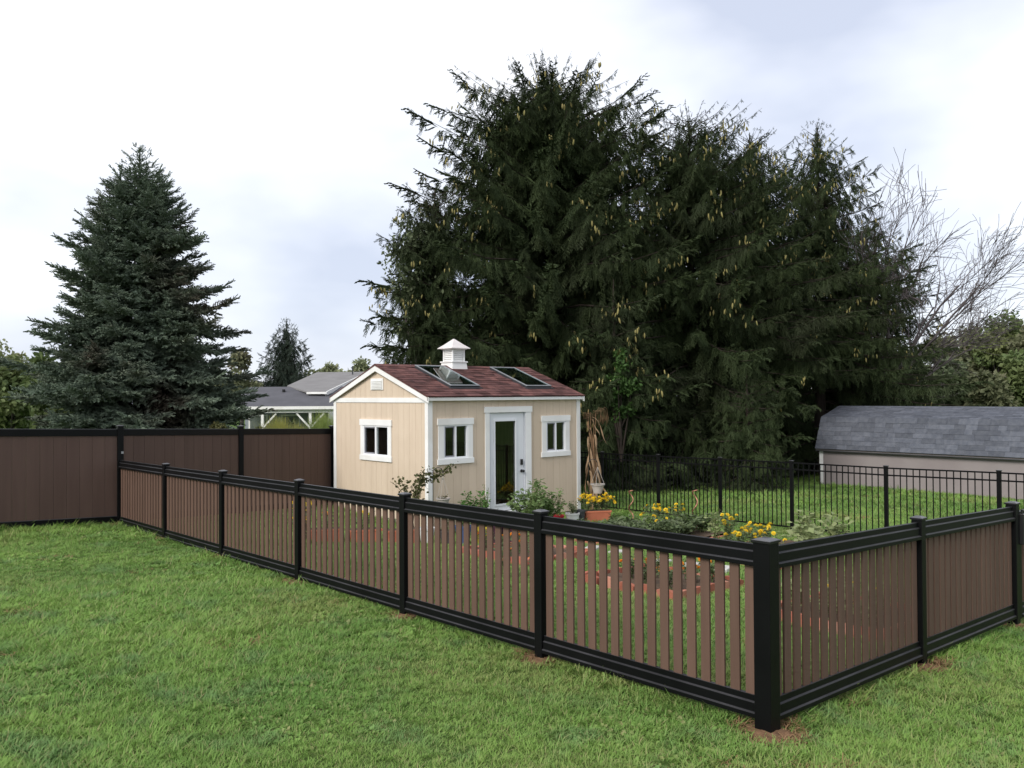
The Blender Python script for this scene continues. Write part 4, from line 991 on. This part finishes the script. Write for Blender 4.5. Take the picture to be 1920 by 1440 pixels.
# front beds seen through the slats
k = 0
for (x, y) in ((3.15, .8), (3.2, 1.2), (3.25, 1.6), (3.6, .9), (3.7, 1.35), (4.0, 1.6)):
    herb('garden_plant', x, y, .42, .20, 'yellow-green leafy plant in the bed nearest the short fence section', LF_PALE, 200, .07, 8, group='plants of the bed by the short fence', flowers=2, fmat=YEL, fr=.022)
for (x, y) in ((3.05, 3.1), (3.05, 3.5), (3.3, 3.9), (3.6, 3.2), (3.6, 3.75), (3.95, 3.1)):
    herb('orange_marigold', x, y, .36, .17, 'orange marigold in the middle bed of the front row', LF_HERB, 200, .05, 9, cat='flower', group='orange marigolds of middle front bed', flowers=6, fmat=ORA, fr=.035)
for (x, y) in ((3.35, 5.95), (3.35, 6.4), (3.4, 6.85), (3.8, 6.0), (3.9, 6.6)):
    herb('orange_marigold', x, y, .36, .17, 'orange marigold in the front bed near the buckets', LF_HERB, 200, .05, 9, cat='flower', group='orange marigolds of the bed near the buckets', flowers=5, fmat=ORA, fr=.033)
for (x, y) in ((2.45, 4.75), (2.2, 5.1)):
    herb('garden_plant', x, y, .38, .14, 'small orange flowering plant growing in the grass between two front beds', LF_HERB, 160, .06, 7, group='plants between the front beds', flowers=3, fmat=ORA, fr=.028)
# long back beds
for (x, y, h) in ((6.15, 4.15, .52), (6.45, 4.55, .58), (6.65, 4.1, .50), (6.3, 3.75, .42), (6.95, 4.4, .45)):
    herb('yellow_marigold', x, y, h, .26, 'yellow marigold clump in the long bed with pale leaves', LF_HERB, 300, .055, 12, cat='flower', group='yellow marigolds of the pale leaf bed', flowers=11, fmat=YEL, fr=.038)
for (x, y, h, r_) in ((7.4, 3.75, .55, .30), (7.75, 3.85, .66, .32), (7.15, 3.55, .42, .25), (8.05, 3.65, .55, .28)):
    herb('squash_plant', x, y, h, r_, 'pale large-leaved plant at the end of the marigold bed', LF_PALE, 130, .13, 9, group='pale large-leaved plants')
for (x, y, h) in ((7.6, 6.95, .52), (7.25, 6.55, .48), (8.0, 6.8, .55)):
    herb('yellow_marigold', x, y, h, .24, 'yellow marigold clump in the vegetable bed with spiral stakes', LF_HERB, 280, .055, 11, cat='flower', group='yellow marigolds of the vegetable bed', flowers=9, fmat=YEL, fr=.038)
for (x, y) in ((5.95, 6.0), (6.0, 6.6), (6.1, 7.1), (6.4, 6.3), (6.5, 6.85), (6.8, 6.05), (6.9, 7.1), (7.3, 6.1), (7.7, 6.2), (8.1, 6.2), (6.55, 5.9)):
    herb('vegetable_plant', x, y, .38, .33, 'grey-green vegetable plant in the bed with spiral stakes', LF_GREY if (x*10) % 2 < 1 else LF_HERB, 420, .08, 14, group='vegetables of the spiral stake bed')
herb('bean_plant', 7.35, 5.4, .55, .2, 'yellowing thin plant beside the second spiral stake', LF_PALE, 130, .07, 7)

# spiral stakes
def spiral(px, D, ztop, label, turns=2.4):
    p = at(px, 940, D); x, y = p.x, p.y; z0 = G(x, y)-.1; n = 60; hgt = ztop-z0
    pts = [Vector((x+.045*math.cos(f*turns*6.283), y+.045*math.sin(f*turns*6.283), z0+hgt*f)) for f in np.linspace(0, .97, n)]
    pts.append(Vector((x+.01, y-.05, ztop)))
    t = MB().tube(pts, .011, 7).build('spiral_stake', COPPER, None, smooth=True); tag(t, label, 'stake', 'copper spiral stakes')
spiral(1183, 17.2, .295, 'copper spiral plant stake next to the flower planter')
spiral(1303, 15.6, .475, 'copper spiral plant stake beside the marigold bed')

# pots
def pot(name, x, y, r, h, m, label, cat='pot', taper=.75, rim=.012, soil=True, group=None, n=22, z=None):
    z = G(x, y) if z is None else z
    t = thing(name, (x, y, z), label, cat, group)
    MB().lathe([(r*taper, 0), (r*(taper+1)/2, h*.5), (r*.98, h*.86), (r*.98+rim, h*.87), (r+rim, h), (r-.008, h), (r*.93, h*.86), (r*.88, h*.8)], (x, y, z), n).build('body', m, t, smooth=False, bevel=0)
    if soil: MB().lathe([(r*.90, h*.80), (r*.90, h*.84)], (x, y, z), n).build('soil', SOIL, t)
    return t
def planter(x, y, ang, l, wd, h, m, label, name='window_planter', group=None):
    z = G(x, y); t = thing(name, (x, y, z), label, 'planter', group); d = Vector((math.cos(ang), math.sin(ang), 0)); s_ = Vector((-d.y, d.x, 0)); c = Vector((x, y, z))
    def ring(k, zz): return [c+d*(l/2*k*a)+s_*(wd/2*k*b)+up*zz for a, b in ((-1, -1), (1, -1), (1, 1), (-1, 1))]
    MB().hexa(ring(.88, 0)+ring(.98, h*.86)).build('body', m, t, bevel=.006)
    MB().hexa(ring(1.03, h*.862)+ring(1.04, h)).build('rim', m, t, bevel=.004)
    MB().hexa(ring(.96, h*1.001)+ring(.90, h*1.01)).build('soil', SOIL, t)
    return t, z+h
ang = -.40
for i, (x, y, lb) in enumerate(((2.05, 9.28, 'terracotta planter in the row before the gable wall, beside the tall yellow marigolds'), (2.62, 9.02, 'terracotta planter in the middle of the row before the gable wall'), (3.18, 8.78, 'terracotta planter in the row before the gable wall, next to white bucket'))):
    t, zt = planter(x, y, ang, .52, .24, .24, TERRA, lb, group='terracotta planters by the gable wall')
    herb('planter_flowers', x, y, .30, .22, ('orange and green flowers in the planter beside the tall marigolds', 'yellow flowers in the middle planter of the gable row', 'green shoots in the planter next to white bucket')[i], LF_HERB, 150, .05, 9, cat='flower', z=zt, flowers=(5, 6, 0)[i], fmat=(ORA, YEL, YEL)[i], fr=.04)
herb('yellow_marigold', 1.72, 9.45, .72, .22, 'tall yellow marigold at the end of the terracotta planter row', LF_HERB, 300, .06, 13, cat='flower', flowers=16, fmat=YEL, fr=.04)
herb('yellow_marigold', 1.5, 9.05, .50, .18, 'shorter yellow marigold in the grass before the terracotta planter row', LF_HERB, 220, .06, 10, cat='flower', flowers=9, fmat=YEL, fr=.036)
pot('bucket', 3.52, 8.52, .13, .28, PLWHITE, 'white bucket standing by the shed corner', 'bucket')
pot('flower_pot', 3.80, 8.34, .12, .24, PLCHAR, 'charcoal pot between the white and blue buckets')
pot('bucket', 4.06, 8.22, .14, .32, PLBLUE, 'blue bucket among the pots before the shed', 'bucket')
pot('bucket', 4.42, 8.18, .12, .27, PLYEL, 'yellow bucket among the pots before the shed', 'bucket')
pot('bucket', 4.38, 7.72, .12, .36, PLDARK, 'dark purple bucket next to yellow bucket', 'bucket'); pot('bucket', 4.62, 7.55, .12, .36, PLDARK, 'dark purple bucket next to the brick edged bed', 'bucket')
herb('garden_plant', 4.06, 8.22, .35, .14, 'small plant growing in the blue bucket', LF_DARK, 120, .06, 7, z=G(4.06, 8.22)+.28)
herb('garden_plant', 3.80, 8.34, .30, .12, 'small plant growing in the charcoal pot', LF_HERB, 100, .05, 7, z=G(3.8, 8.34)+.2)
herb('leafy_bush', 5.55, 9.65, .74, .42, 'dense bright green bush below the shed window', LF_DARK, 900, .075, 22)
herb('flower_stalk', 5.86, 9.72, 1.02, .07, 'tall thin stalk with tiny leaves before the door casing', LF_PALE, 110, .035, 3, up_=.3)
herb('flower_stalk', 5.70, 9.62, 1.04, .09, 'tall thin stalk with tiny leaves before the tan wall', LF_PALE, 90, .035, 3, up_=.3)
herb('tomato_plant', 6.25, 8.85, 1.02, .48, 'big light green tomato bush before the glass door', LF_TOM, 900, .095, 20)
herb('tomato_plant', 6.85, 9.05, .88, .42, 'light green tomato bush between door and red pot', LF_TOM, 700, .09, 17)
herb('herb_plant', 6.1, 9.3, .35, .3, 'grey-green herb at the shed door step', LF_GREY, 260, .05, 12)
pot('flower_pot', 7.50, 9.35, .12, .22, PLRED, 'red pot with thin twiggy plant by the shed wall')
herb('twiggy_plant', 7.50, 9.35, .55, .10, 'thin dark twiggy plant in the red pot', LF_RED, 70, .05, 5, z=G(7.5, 9.35)+.18)
pot('flower_pot', 7.72, 9.15, .14, .26, PLWHITE, 'white pot with rosemary by the shed corner', taper=.85)
herb('rosemary', 7.72, 9.15, .30, .13, 'grey-green rosemary growing in the white pot', LF_HERB, 300, .035, 14, z=G(7.72, 9.15)+.22)
pot('flower_pot', 7.95, 9.15, .11, .30, PLCHAR, 'charcoal pot between white pot and terracotta planter')
t, zt = planter(8.36, 9.05, -.55, .56, .26, .26, TERRA, 'terracotta planter of yellow mums below the corn stalks')
for q, (dx, dy) in enumerate(((-.18, .11), (0, 0), (.18, -.11))):
    herb('yellow_mum', 8.36+dx, 9.05+dy, .36, .22, 'bushy yellow mum in the terracotta planter below corn stalks', LF_HERB, 220, .045, 12, cat='flower', z=zt-.02, group='mums of the corner planter', flowers=26, fmat=YEL, fr=.036)
# arching reddish shrub left of the hook
def arch_shrub():
    g = np.random.default_rng(44); x, y = 4.28, 9.95; z = G(x, y); t = thing('rose_bush', (x, y, z), 'arching bush with reddish green leaves leaning across the shed corner', 'bush'); st = MB(); O, A = [], []
    D0 = 15.9
    for (pts, m_) in (([(775, 1000), (768, 930), (775, 905), (800, 885), (828, 888), (848, 874)], 150), ([(775, 1000), (762, 935), (745, 912), (732, 903)], 16), ([(775, 1000), (780, 930), (790, 905), (795, 895)], 110), ([(775, 1000), (765, 920), (755, 905), (750, 900)], 40), ([(775, 1000), (785, 950), (780, 925), (788, 915)], 70), ([(775, 1000), (772, 950), (765, 930), (758, 920)], 50), ([(775, 1000), (790, 915), (810, 895), (822, 893)], 60)):
        P = np.array([at(a+g.normal()*1.5, b, D0+g.normal()*.08) for a, b in pts]); sx = np.linspace(0, 1, len(P)); f = np.linspace(0, 1, 14); q = np.stack([np.interp(f, sx, P[:, d]) for d in range(3)], 1)
        st.tube([Vector(v) for v in q], [.009*(1-.7*u_) for u_ in f], 5, cap=False)
        si = g.uniform(.35, 1, m_); c = np.stack([np.interp(si, sx, P[:, d]) for d in range(3)], 1); O.append(c+g.normal(size=(m_, 3))*.045); A.append(g.normal(size=(m_, 3))+[0, 0, -.1])
    O, A = np.concatenate(O), np.concatenate(A); V, F = scatter(LEAFT, LEAFF, O, A, g.normal(size=O.shape)+[0, 0, 1.], g.uniform(.7, 1.2, len(O))*.075)
    st.build('stems', mat('twig_brown', (.08, .05, .035), None, 4), t, kind='stuff'); npobj('leaves', V, F, LF_RED, t, kind='stuff')
arch_shrub()

# shepherd's hooks and hanging baskets
def hook(px, D, ytop, label, dpx):
    p = at(px, 950, D); x, y = p.x, p.y; z = G(x, y)-.1; zt_ = at(px, ytop, D).z; r_ = abs(dpx)*D/FPX/2; s_ = 1 if dpx > 0 else -1
    d = Vector((rt.x, rt.y, 0))*s_; b = Vector((x, y, 0))
    pts = [b+up*z, b+up*(zt_-r_)] + [b+d*(r_-r_*math.cos(a))+up*(zt_-r_+r_*math.sin(a)) for a in np.linspace(.3, math.pi-.2, 8)] + [b+d*(2*r_)+up*(zt_-r_-.05), b+d*(2*r_+.03)+up*(zt_-r_-.07)]
    o = MB().tube(pts, .007, 7).build('shepherd_hook', BLKM, None, smooth=True); tag(o, label, 'plant hook'); return b+d*2*r_+up*(zt_-r_-.07)
def basket(c, drop, r_, h, label):
    t = thing('hanging_basket', (c.x, c.y, c.z-drop-h), label, 'hanging basket'); z0 = c.z-drop-h
    MB().lathe([(r_*.62, 0), (r_*.86, h*.7), (r_*.93, h*.86), (r_*1.06, h*.87), (r_*1.08, h), (r_*.96, h), (r_*.90, h*.9), (r_*.8, h*.85)], (c.x, c.y, z0), 20).build('pot', PLGREY, t)
    MB().lathe([(r_*.88, h*.86), (r_*.80, h*.93)], (c.x, c.y, z0), 14).build('soil', SOIL, t)
    for k in range(4):
        a = .5+k*1.571; MB().tube([c, Vector((c.x+r_*math.cos(a), c.y+r_*math.sin(a), z0+h))], .0035, 5).build('wire', PLGREY, t)
    return t, z0+h
c = hook(812, 15.75, 877, "black shepherd's hook in front of the shed corner", 19)
t, zt = basket(c, .40, .125, .17, 'grey hanging basket with withered plant before the tan wall')
herb('withered_plant', c.x, c.y, .07, .13, 'withered dark plant in the grey basket before the tan wall', LF_RED, 60, .035, 8, z=zt-.02)
c = hook(1104, 18.1, 861, "black shepherd's hook beside the dry corn stalks", 17)
t, zt = basket(c, .36, .145, .20, 'grey hanging basket above the yellow mums')
herb('withered_plant', c.x, c.y, .06, .10, 'withered stub of plant in the basket above the mums', LF_RED, 30, .03, 5, z=zt-.02)

# dry corn stalks bound to the shed corner
def corn():
    g = np.random.default_rng(9); x, y = 9.30, 10.02; z = G(x, y); t = thing('corn_stalk_bundle', (x, y, z), 'tall bundle of dry corn stalks against the shed corner', 'corn stalks')
    R_ = Vector((rt.x, rt.y, 0)); Fv = Vector((fw.x, fw.y, 0)); b = Vector((x, y, z))
    def ribbon(pts, wd, m, name):
        pts = [Vector(p) for p in pts]; mb = MB(); n = len(pts)
        for i, p in enumerate(pts):
            f = i/(n-1); wv = wd*(math.sin(math.pi*min(f*.85+.12, 1))**.7)+.002; tw = R_*math.cos(i*.7+pts[0].z*9)+Fv*math.sin(i*.7+pts[0].z*9)*.8+up*.15*math.sin(i*1.9)
            mb.V += [tuple(p-tw*wv/2), tuple(p+up*.004+tw.cross(up)*wv*.18), tuple(p+tw*wv/2)]
        for i in range(n-1):
            for q in (0, 1): a = i*3+q; mb.F.append((a, a+1, a+4, a+3))
        o = mb.build(name, m, t, smooth=True); md_ = o.modifiers.new('thick', 'SOLIDIFY'); md_.thickness = .003
    for k in range(4):
        a = b+R_*g.uniform(-.12, .02)+Fv*g.uniform(-.05, .05); tp = a+up*g.uniform(2.1, 2.4)+R_*g.uniform(-.10, .12)
        MB().tube([a, (a+tp)/2+R_*g.uniform(-.04, .04), tp], [.013, .010, .006], 7).build('stalk', HUSK, t)
    # drooping tassels
    for cx_, cz_ in ((-.12, 2.30), (.20, 2.42), (.10, 2.36)):
        for k in range(7):
            p0 = b+R_*(cx_-.08+.012*k)+Fv*g.normal()*.03+up*(cz_-.1); pk = p0+R_*(.01+.012*k)+up*(.06+.05*g.random())
            ribbon([p0-up*.05, pk, pk+R_*.05-up*.03, pk+R_*(.06+.004*k)-up*(.18+.1*g.random()), pk+R_*(.05+.003*k)-up*(.3+.12*g.random())], .009, HUSK, 'tassel')
    # long hanging leaves
    spec = [(0.00, 2.2, .36, 1.55, .03), (-.05, 1.95, .10, .7, .06), (.05, 1.80, .16, .72, .075), (-.08, 1.6, .06, .6, .06), (-.03, 1.35, .22, .35, .07), (-.1, 1.2, .02, .1, .06), (.0, 1.0, .34, .38, .055), (-.06, .9, .12, .05, .06), (-.12, .75, .0, -.02, .06), (-.1, 1.75, -.12, .9, .05), (-.12, 1.3, -.14, .4, .05), (0, .6, .2, .0, .05), (-.02, 2.15, .14, 1.75, .04), (-.1, 2.1, -.05, 1.5, .05), (-.08, 1.0, .05, .2, .07), (-.14, .5, -.02, .0, .05)]
    for i, (x0, z0, x1, z1, wd) in enumerate(spec):
        pts = []
        for f in np.linspace(0, 1, 9):
            xx = x0+(x1-x0)*(f**.8)+.045*math.sin(f*6+i*1.3)*f; zz = z0+(z1-z0)*f+.16*math.sin(min(f*2.2, 1)*math.pi)*(.4 if x1-x0 > .1 else .15); pts.append(b+R_*xx+Fv*(-.06+.05*math.sin(i*2.1)+.02*f)+up*zz)
        ribbon(pts, wd, STRAW if i % 3 != 1 else HUSK, 'dried_leaf')
corn()

# pale paving blocks between the beds
pvm = MB().box((-.13, -.10, 0), (.13, .10, .075)).mesh('paver', PAVER)
for i, (x, y, lb) in enumerate(((4.75, 4.55, 'pale paving block lying between the two marigold beds'), (4.85, 4.1, 'pale paving block lying between the two marigold beds'), (4.95, 3.65, 'pale paving block lying between the two marigold beds'), (5.0, 5.6, 'pale paving block lying beside the vegetable bed'), (5.1, 6.2, 'pale paving block lying beside the vegetable bed'))):
    o = child('paving_block', pvm, None, (x, y, G(x, y)+.0), rot=(0, 0, .1*i)); tag(o, lb, 'paving block', 'blocks between the marigold beds' if i < 3 else 'blocks beside the vegetable bed')
    md_ = o.modifiers.new('bevel', 'BEVEL'); md_.width = .008

# ------------------------------------------------------------------ plants beyond the privacy fence
def fountain(px, D, ytop, wpx, label, seed, n=2400, m=LF_ORN):
    g = np.random.default_rng(seed); p = at(px, 800, D); x, y = p.x, p.y; z = G(x, y)-.02; hgt = at(px, ytop, D).z-z; r_ = wpx*D/FPX
    t = thing('fountain_grass', (x, y, z), label, 'ornamental grass', 'fountain grasses behind the privacy fence')
    a = g.random(n)*6.283; rr = r_*g.random(n)**.6; hh = hgt*g.uniform(.55, 1.05, n); V = []; segs = 4
    base = np.stack([x+g.normal(size=n)*.12, y+g.normal(size=n)*.12, np.full(n, z)], 1); d = np.stack([np.cos(a), np.sin(a)], 1); s_ = np.stack([-np.sin(a), np.cos(a), 0*a], 1)
    for k in range(segs+1):
        f = k/segs; c = base.copy(); c[:, :2] += d*(rr*f**1.8)[:, None]; c[:, 2] += hh*(f-.18*f**3*(rr/r_)); w_ = .010*(1-f)+.002
        V.append(c-s_*w_); V.append(c+s_*w_)
    V = np.stack(V, 1); k = 2*(segs+1); F = np.array([(2*i, 2*i+1, 2*i+3, 2*i+2) for i in range(segs)])
    npobj('blades', V.reshape(-1, 3), (F[None]+(np.arange(n)*k)[:, None, None]).reshape(-1, 4), m, t, kind='stuff')
fountain(520, 24, 776, 42, 'yellow fountain grass before the porch post', 1)
fountain(606, 24, 766, 36, 'green fountain grass beside the shed back corner', 2, m=leafmat('leaf_ornamental_green', (.27, .36, .10), (.40, .46, .16), trans=.4))
fountain(562, 24.6, 786, 28, 'low pinkish fountain grass between the two taller grasses', 3, n=1200)
def shrub(px, py, D, wpx, label, m, seed, n=2500, leaf=.1, name='shrub'):
    plant_leafy(name, px, py, D, wpx, label, m, seed, n=n, leaf=leaf, clumps=20, crown_lo=-.1, cat='shrub')
shrub(546, 768, 29, 26, 'rounded blue-green shrub between the porch posts', LF_GREY, 81)
shrub(482, 788, 25, 24, 'low silvery juniper shrub behind the fence post', LF_GREY, 82)
shrub(410, 762, 20.5, 26, 'brownish shrub under the blue spruce boughs', LF_RED, 83)

# ------------------------------------------------------------------ grass
def make_grass():
    g = np.random.default_rng(99)
    bl = mat('grass_blade', (.1, .1, .1)); t = bl.node_tree; nd = t.nodes; nd.clear(); lk = t.links.new
    geo = nd.new('ShaderNodeNewGeometry'); at_ = nd.new('ShaderNodeAttribute'); at_.attribute_type = 'INSTANCER'; at_.attribute_name = 'tint'
    n1 = nd.new('ShaderNodeTexNoise'); n1.inputs['Scale'].default_value = .55; n1.inputs['Detail'].default_value = 4; lk(geo.outputs['Position'], n1.inputs['Vector'])
    n2 = nd.new('ShaderNodeTexNoise'); n2.inputs['Scale'].default_value = 2.3; n2.inputs['Detail'].default_value = 3; lk(geo.outputs['Position'], n2.inputs['Vector'])
    def mixc(a, b, f):
        m = nd.new('ShaderNodeMix'); m.data_type = 'RGBA'
        for i, v in ((6, a), (7, b)):
            if isinstance(v, tuple): m.inputs[i].default_value = (*v, 1)
            else: lk(v, m.inputs[i])
        lk(f, m.inputs[0]); return m.outputs[2]
    def rng_(s_, a, b):
        m = nd.new('ShaderNodeMapRange'); m.inputs[1].default_value = a; m.inputs[2].default_value = b; lk(s_, m.inputs[0]); return m.outputs[0]
    c = mixc((.155, .290, .065), (.230, .375, .085), rng_(n1.outputs[0], .35, .62))
    c = mixc(c, (.165, .290, .095), rng_(n2.outputs[0], .52, .70))
    c = mixc(c, (.275, .340, .105), rng_(at_.outputs['Fac'], .62, .95))
    isl = rng_(geo.outputs['Random Per Island'], .90, 1.0)
    c = mixc(c, (.34, .31, .15), isl)
    b = nd.new('ShaderNodeBsdfPrincipled'); b.inputs['Roughness'].default_value = .55; b.inputs['Specular IOR Level'].default_value = .25; lk(c, b.inputs['Base Color'])
    tr = nd.new('ShaderNodeBsdfTranslucent'); lk(c, tr.inputs[0]); ms = nd.new('ShaderNodeMixShader'); ms.inputs[0].default_value = .35; o = nd.new('ShaderNodeOutputMaterial')
    lk(b.outputs[0], ms.inputs[1]); lk(tr.outputs[0], ms.inputs[2]); lk(ms.outputs[0], o.inputs[0])
    tufts = bpy.data.collections.new('grass_tufts')
    for v in range(7):
        nb = 22 if v < 5 else 12; V, F = [], []
        for k in range(nb):
            a = g.random()*6.283; rr = .055*g.random()**.5; x, y = rr*math.cos(a), rr*math.sin(a); az = a+g.normal()*.9; h = g.uniform(.026, .058)*(1.5 if v == 6 else 1); ln = h*g.uniform(.35, 1.3); wd = g.uniform(.0018, .0034)
            if v == 5: h, ln, wd = g.uniform(.02, .04), g.uniform(.01, .03), g.uniform(.007, .011)      # clover-like broad leaves
            s_ = np.array([-math.sin(az), math.cos(az), 0])*wd; d = np.array([math.cos(az), math.sin(az), 0]); b0 = len(V)
            for f, q in ((0, 1), (.5, 1.05 if v != 5 else 1.8), (1, .12 if v != 5 else .8)):
                c_ = np.array([x, y, -.008])+d*ln*f**1.7+np.array([0, 0, h*(f-.22*f*f)]); V += [c_-s_*q, c_+s_*q]
            F += [(b0, b0+1, b0+3, b0+2), (b0+2, b0+3, b0+5, b0+4)]
        me = npmesh('grass_tuft', np.array(V), np.array(F)); me.materials.append(bl); ob = bpy.data.objects.new('grass_tuft_%d' % v, me); tufts.objects.link(ob)
    dry = mat('dry_grass', (.34, .22, .115), (.24, .145, .075), 6, rough=.9, island=True, trans=.2)
    for v in range(2):
        V, F = [], []
        for k in range(20):
            a = g.random()*6.283; rr = .06*g.random()**.5; x, y = rr*math.cos(a), rr*math.sin(a); az = g.random()*6.283; h = g.uniform(.006, .032); ln = g.uniform(.03, .075); wd = g.uniform(.0014, .0026)
            s_ = np.array([-math.sin(az), math.cos(az), 0])*wd; d = np.array([math.cos(az), math.sin(az), 0]); b0 = len(V)
            for f in (0, .5, 1):
                c_ = np.array([x, y, .0])+d*ln*f+np.array([0, 0, h*(1.6*f-.9*f*f)]); V += [c_-s_, c_+s_]
            F += [(b0, b0+1, b0+3, b0+2), (b0+2, b0+3, b0+5, b0+4)]
        me = npmesh('grass_tuft', np.array(V), np.array(F)); me.materials.append(dry); ob = bpy.data.objects.new('grass_tuft_%d' % (7+v), me); tufts.objects.link(ob)
    P, SCL, SZ = [], [], []
    cx, cy = CAM.x, CAM.y
    for r0, r1, dens, scl in ((2.2, 6.5, 620, 1.0), (6.5, 10, 430, 1.05), (10, 15, 250, 1.2), (15, 22, 120, 1.5), (22, 40, 42, 2.2)):
        half = R(46); area = half*(r1*r1-r0*r0); n = int(area*dens); rr = np.sqrt(g.random(n)*(r1*r1-r0*r0)+r0*r0); th = g.uniform(-half, half, n)
        x = cx+rr*(np.sin(YAW+th)); y = cy+rr*(np.cos(YAW+th)); P.append(np.stack([x, y], 1)); SCL.append(np.full(n, scl))
    P = np.concatenate(P); SCL = np.concatenate(SCL); x, y = P[:, 0], P[:, 1]
    keep = np.ones(len(P), bool)
    def cut(a0, a1, b0, b1): 
        nonlocal keep; keep &= ~((x > a0) & (x < a1) & (y > b0) & (y < b1))
    cut(SX0-.02, SX1+.02, SY0-.02, SY1+.02); cut(BX-.02, 26, BYN, BYF+.02)
    for (a0, a1, b0, b1) in BEDS: cut(a0-.03, a1+.03, b0-.03, b1+.03)
    for (a, b, r_) in PATCH: keep &= ((x-a)**2+(y-b)**2 > (r_*(.45+.55*g.random(len(x))))**2)
    # thin bare spots where the lawn shows its thatch
    nz = np.sin(x*1.9+1.3*np.sin(y*1.1))*np.sin(y*2.3+1.7*np.sin(x*.9)); keep &= ~((nz > .86) & (g.random(len(x)) < .25))
    x, y, SCL = x[keep], y[keep], SCL[keep]; n = len(x); z = Gn(x, y)+.012*np.sin(x*1.7+y*.6)*np.sin(y*1.3-x*.4)
    tall = 1+.35*np.sin(x*.9+.5*np.sin(y*1.7))*np.sin(y*.8+.4)
    scl_ = SCL*g.uniform(.75, 1.25, n)*tall*np.where(((np.abs(x) < .11) & (y > 0)) | ((np.abs(y) < .11) & (x > 0)) | ((np.abs(y-12.95) < .12) & (x < 0)), 1.45, 1)
    rot = np.stack([g.normal(size=n)*.12, g.normal(size=n)*.12, g.random(n)*6.283], 1)
    patch = .5+.5*np.sin(x*1.25+2*np.sin(y*.7))*np.sin(y*1.05+1.5*np.sin(x*.6))
    tint = np.clip(patch*.62+g.random(n)*.45-.02, 0, 1)
    kd = g.random(n); cl_ = np.sin(x*2.1+3)*np.sin(y*1.7+1) > .45
    idx = np.where(cl_ & (kd < .25), 5, np.where(kd > .93, 6, (g.random(n)*5).astype(int)))
    # thatch: dry blades in worn spots and round the posts
    worn = np.sin(x*1.9+1.3*np.sin(y*1.1))*np.sin(y*2.3+1.7*np.sin(x*.9)); idx = np.where((worn > .84) & (g.random(n) < .10), 7+(g.random(n)*2).astype(int), idx)
    for (a, b, r_) in PATCH: idx = np.where(((x-a)**2+(y-b)**2 < (r_*1.35)**2) & (g.random(n) < .75), 7+(g.random(n)*2).astype(int), idx)
    ob = scatter_obj('grass', np.stack([x, y, z], 1), rot, scl_, idx, tint, scatter_group('grass_scatter', tufts))
    ob['label'] = 'mown green lawn grass growing around the fences and shed'; ob['category'] = 'grass'; ob.data.materials.append(bl)
    print('grass tufts', n)
make_grass()
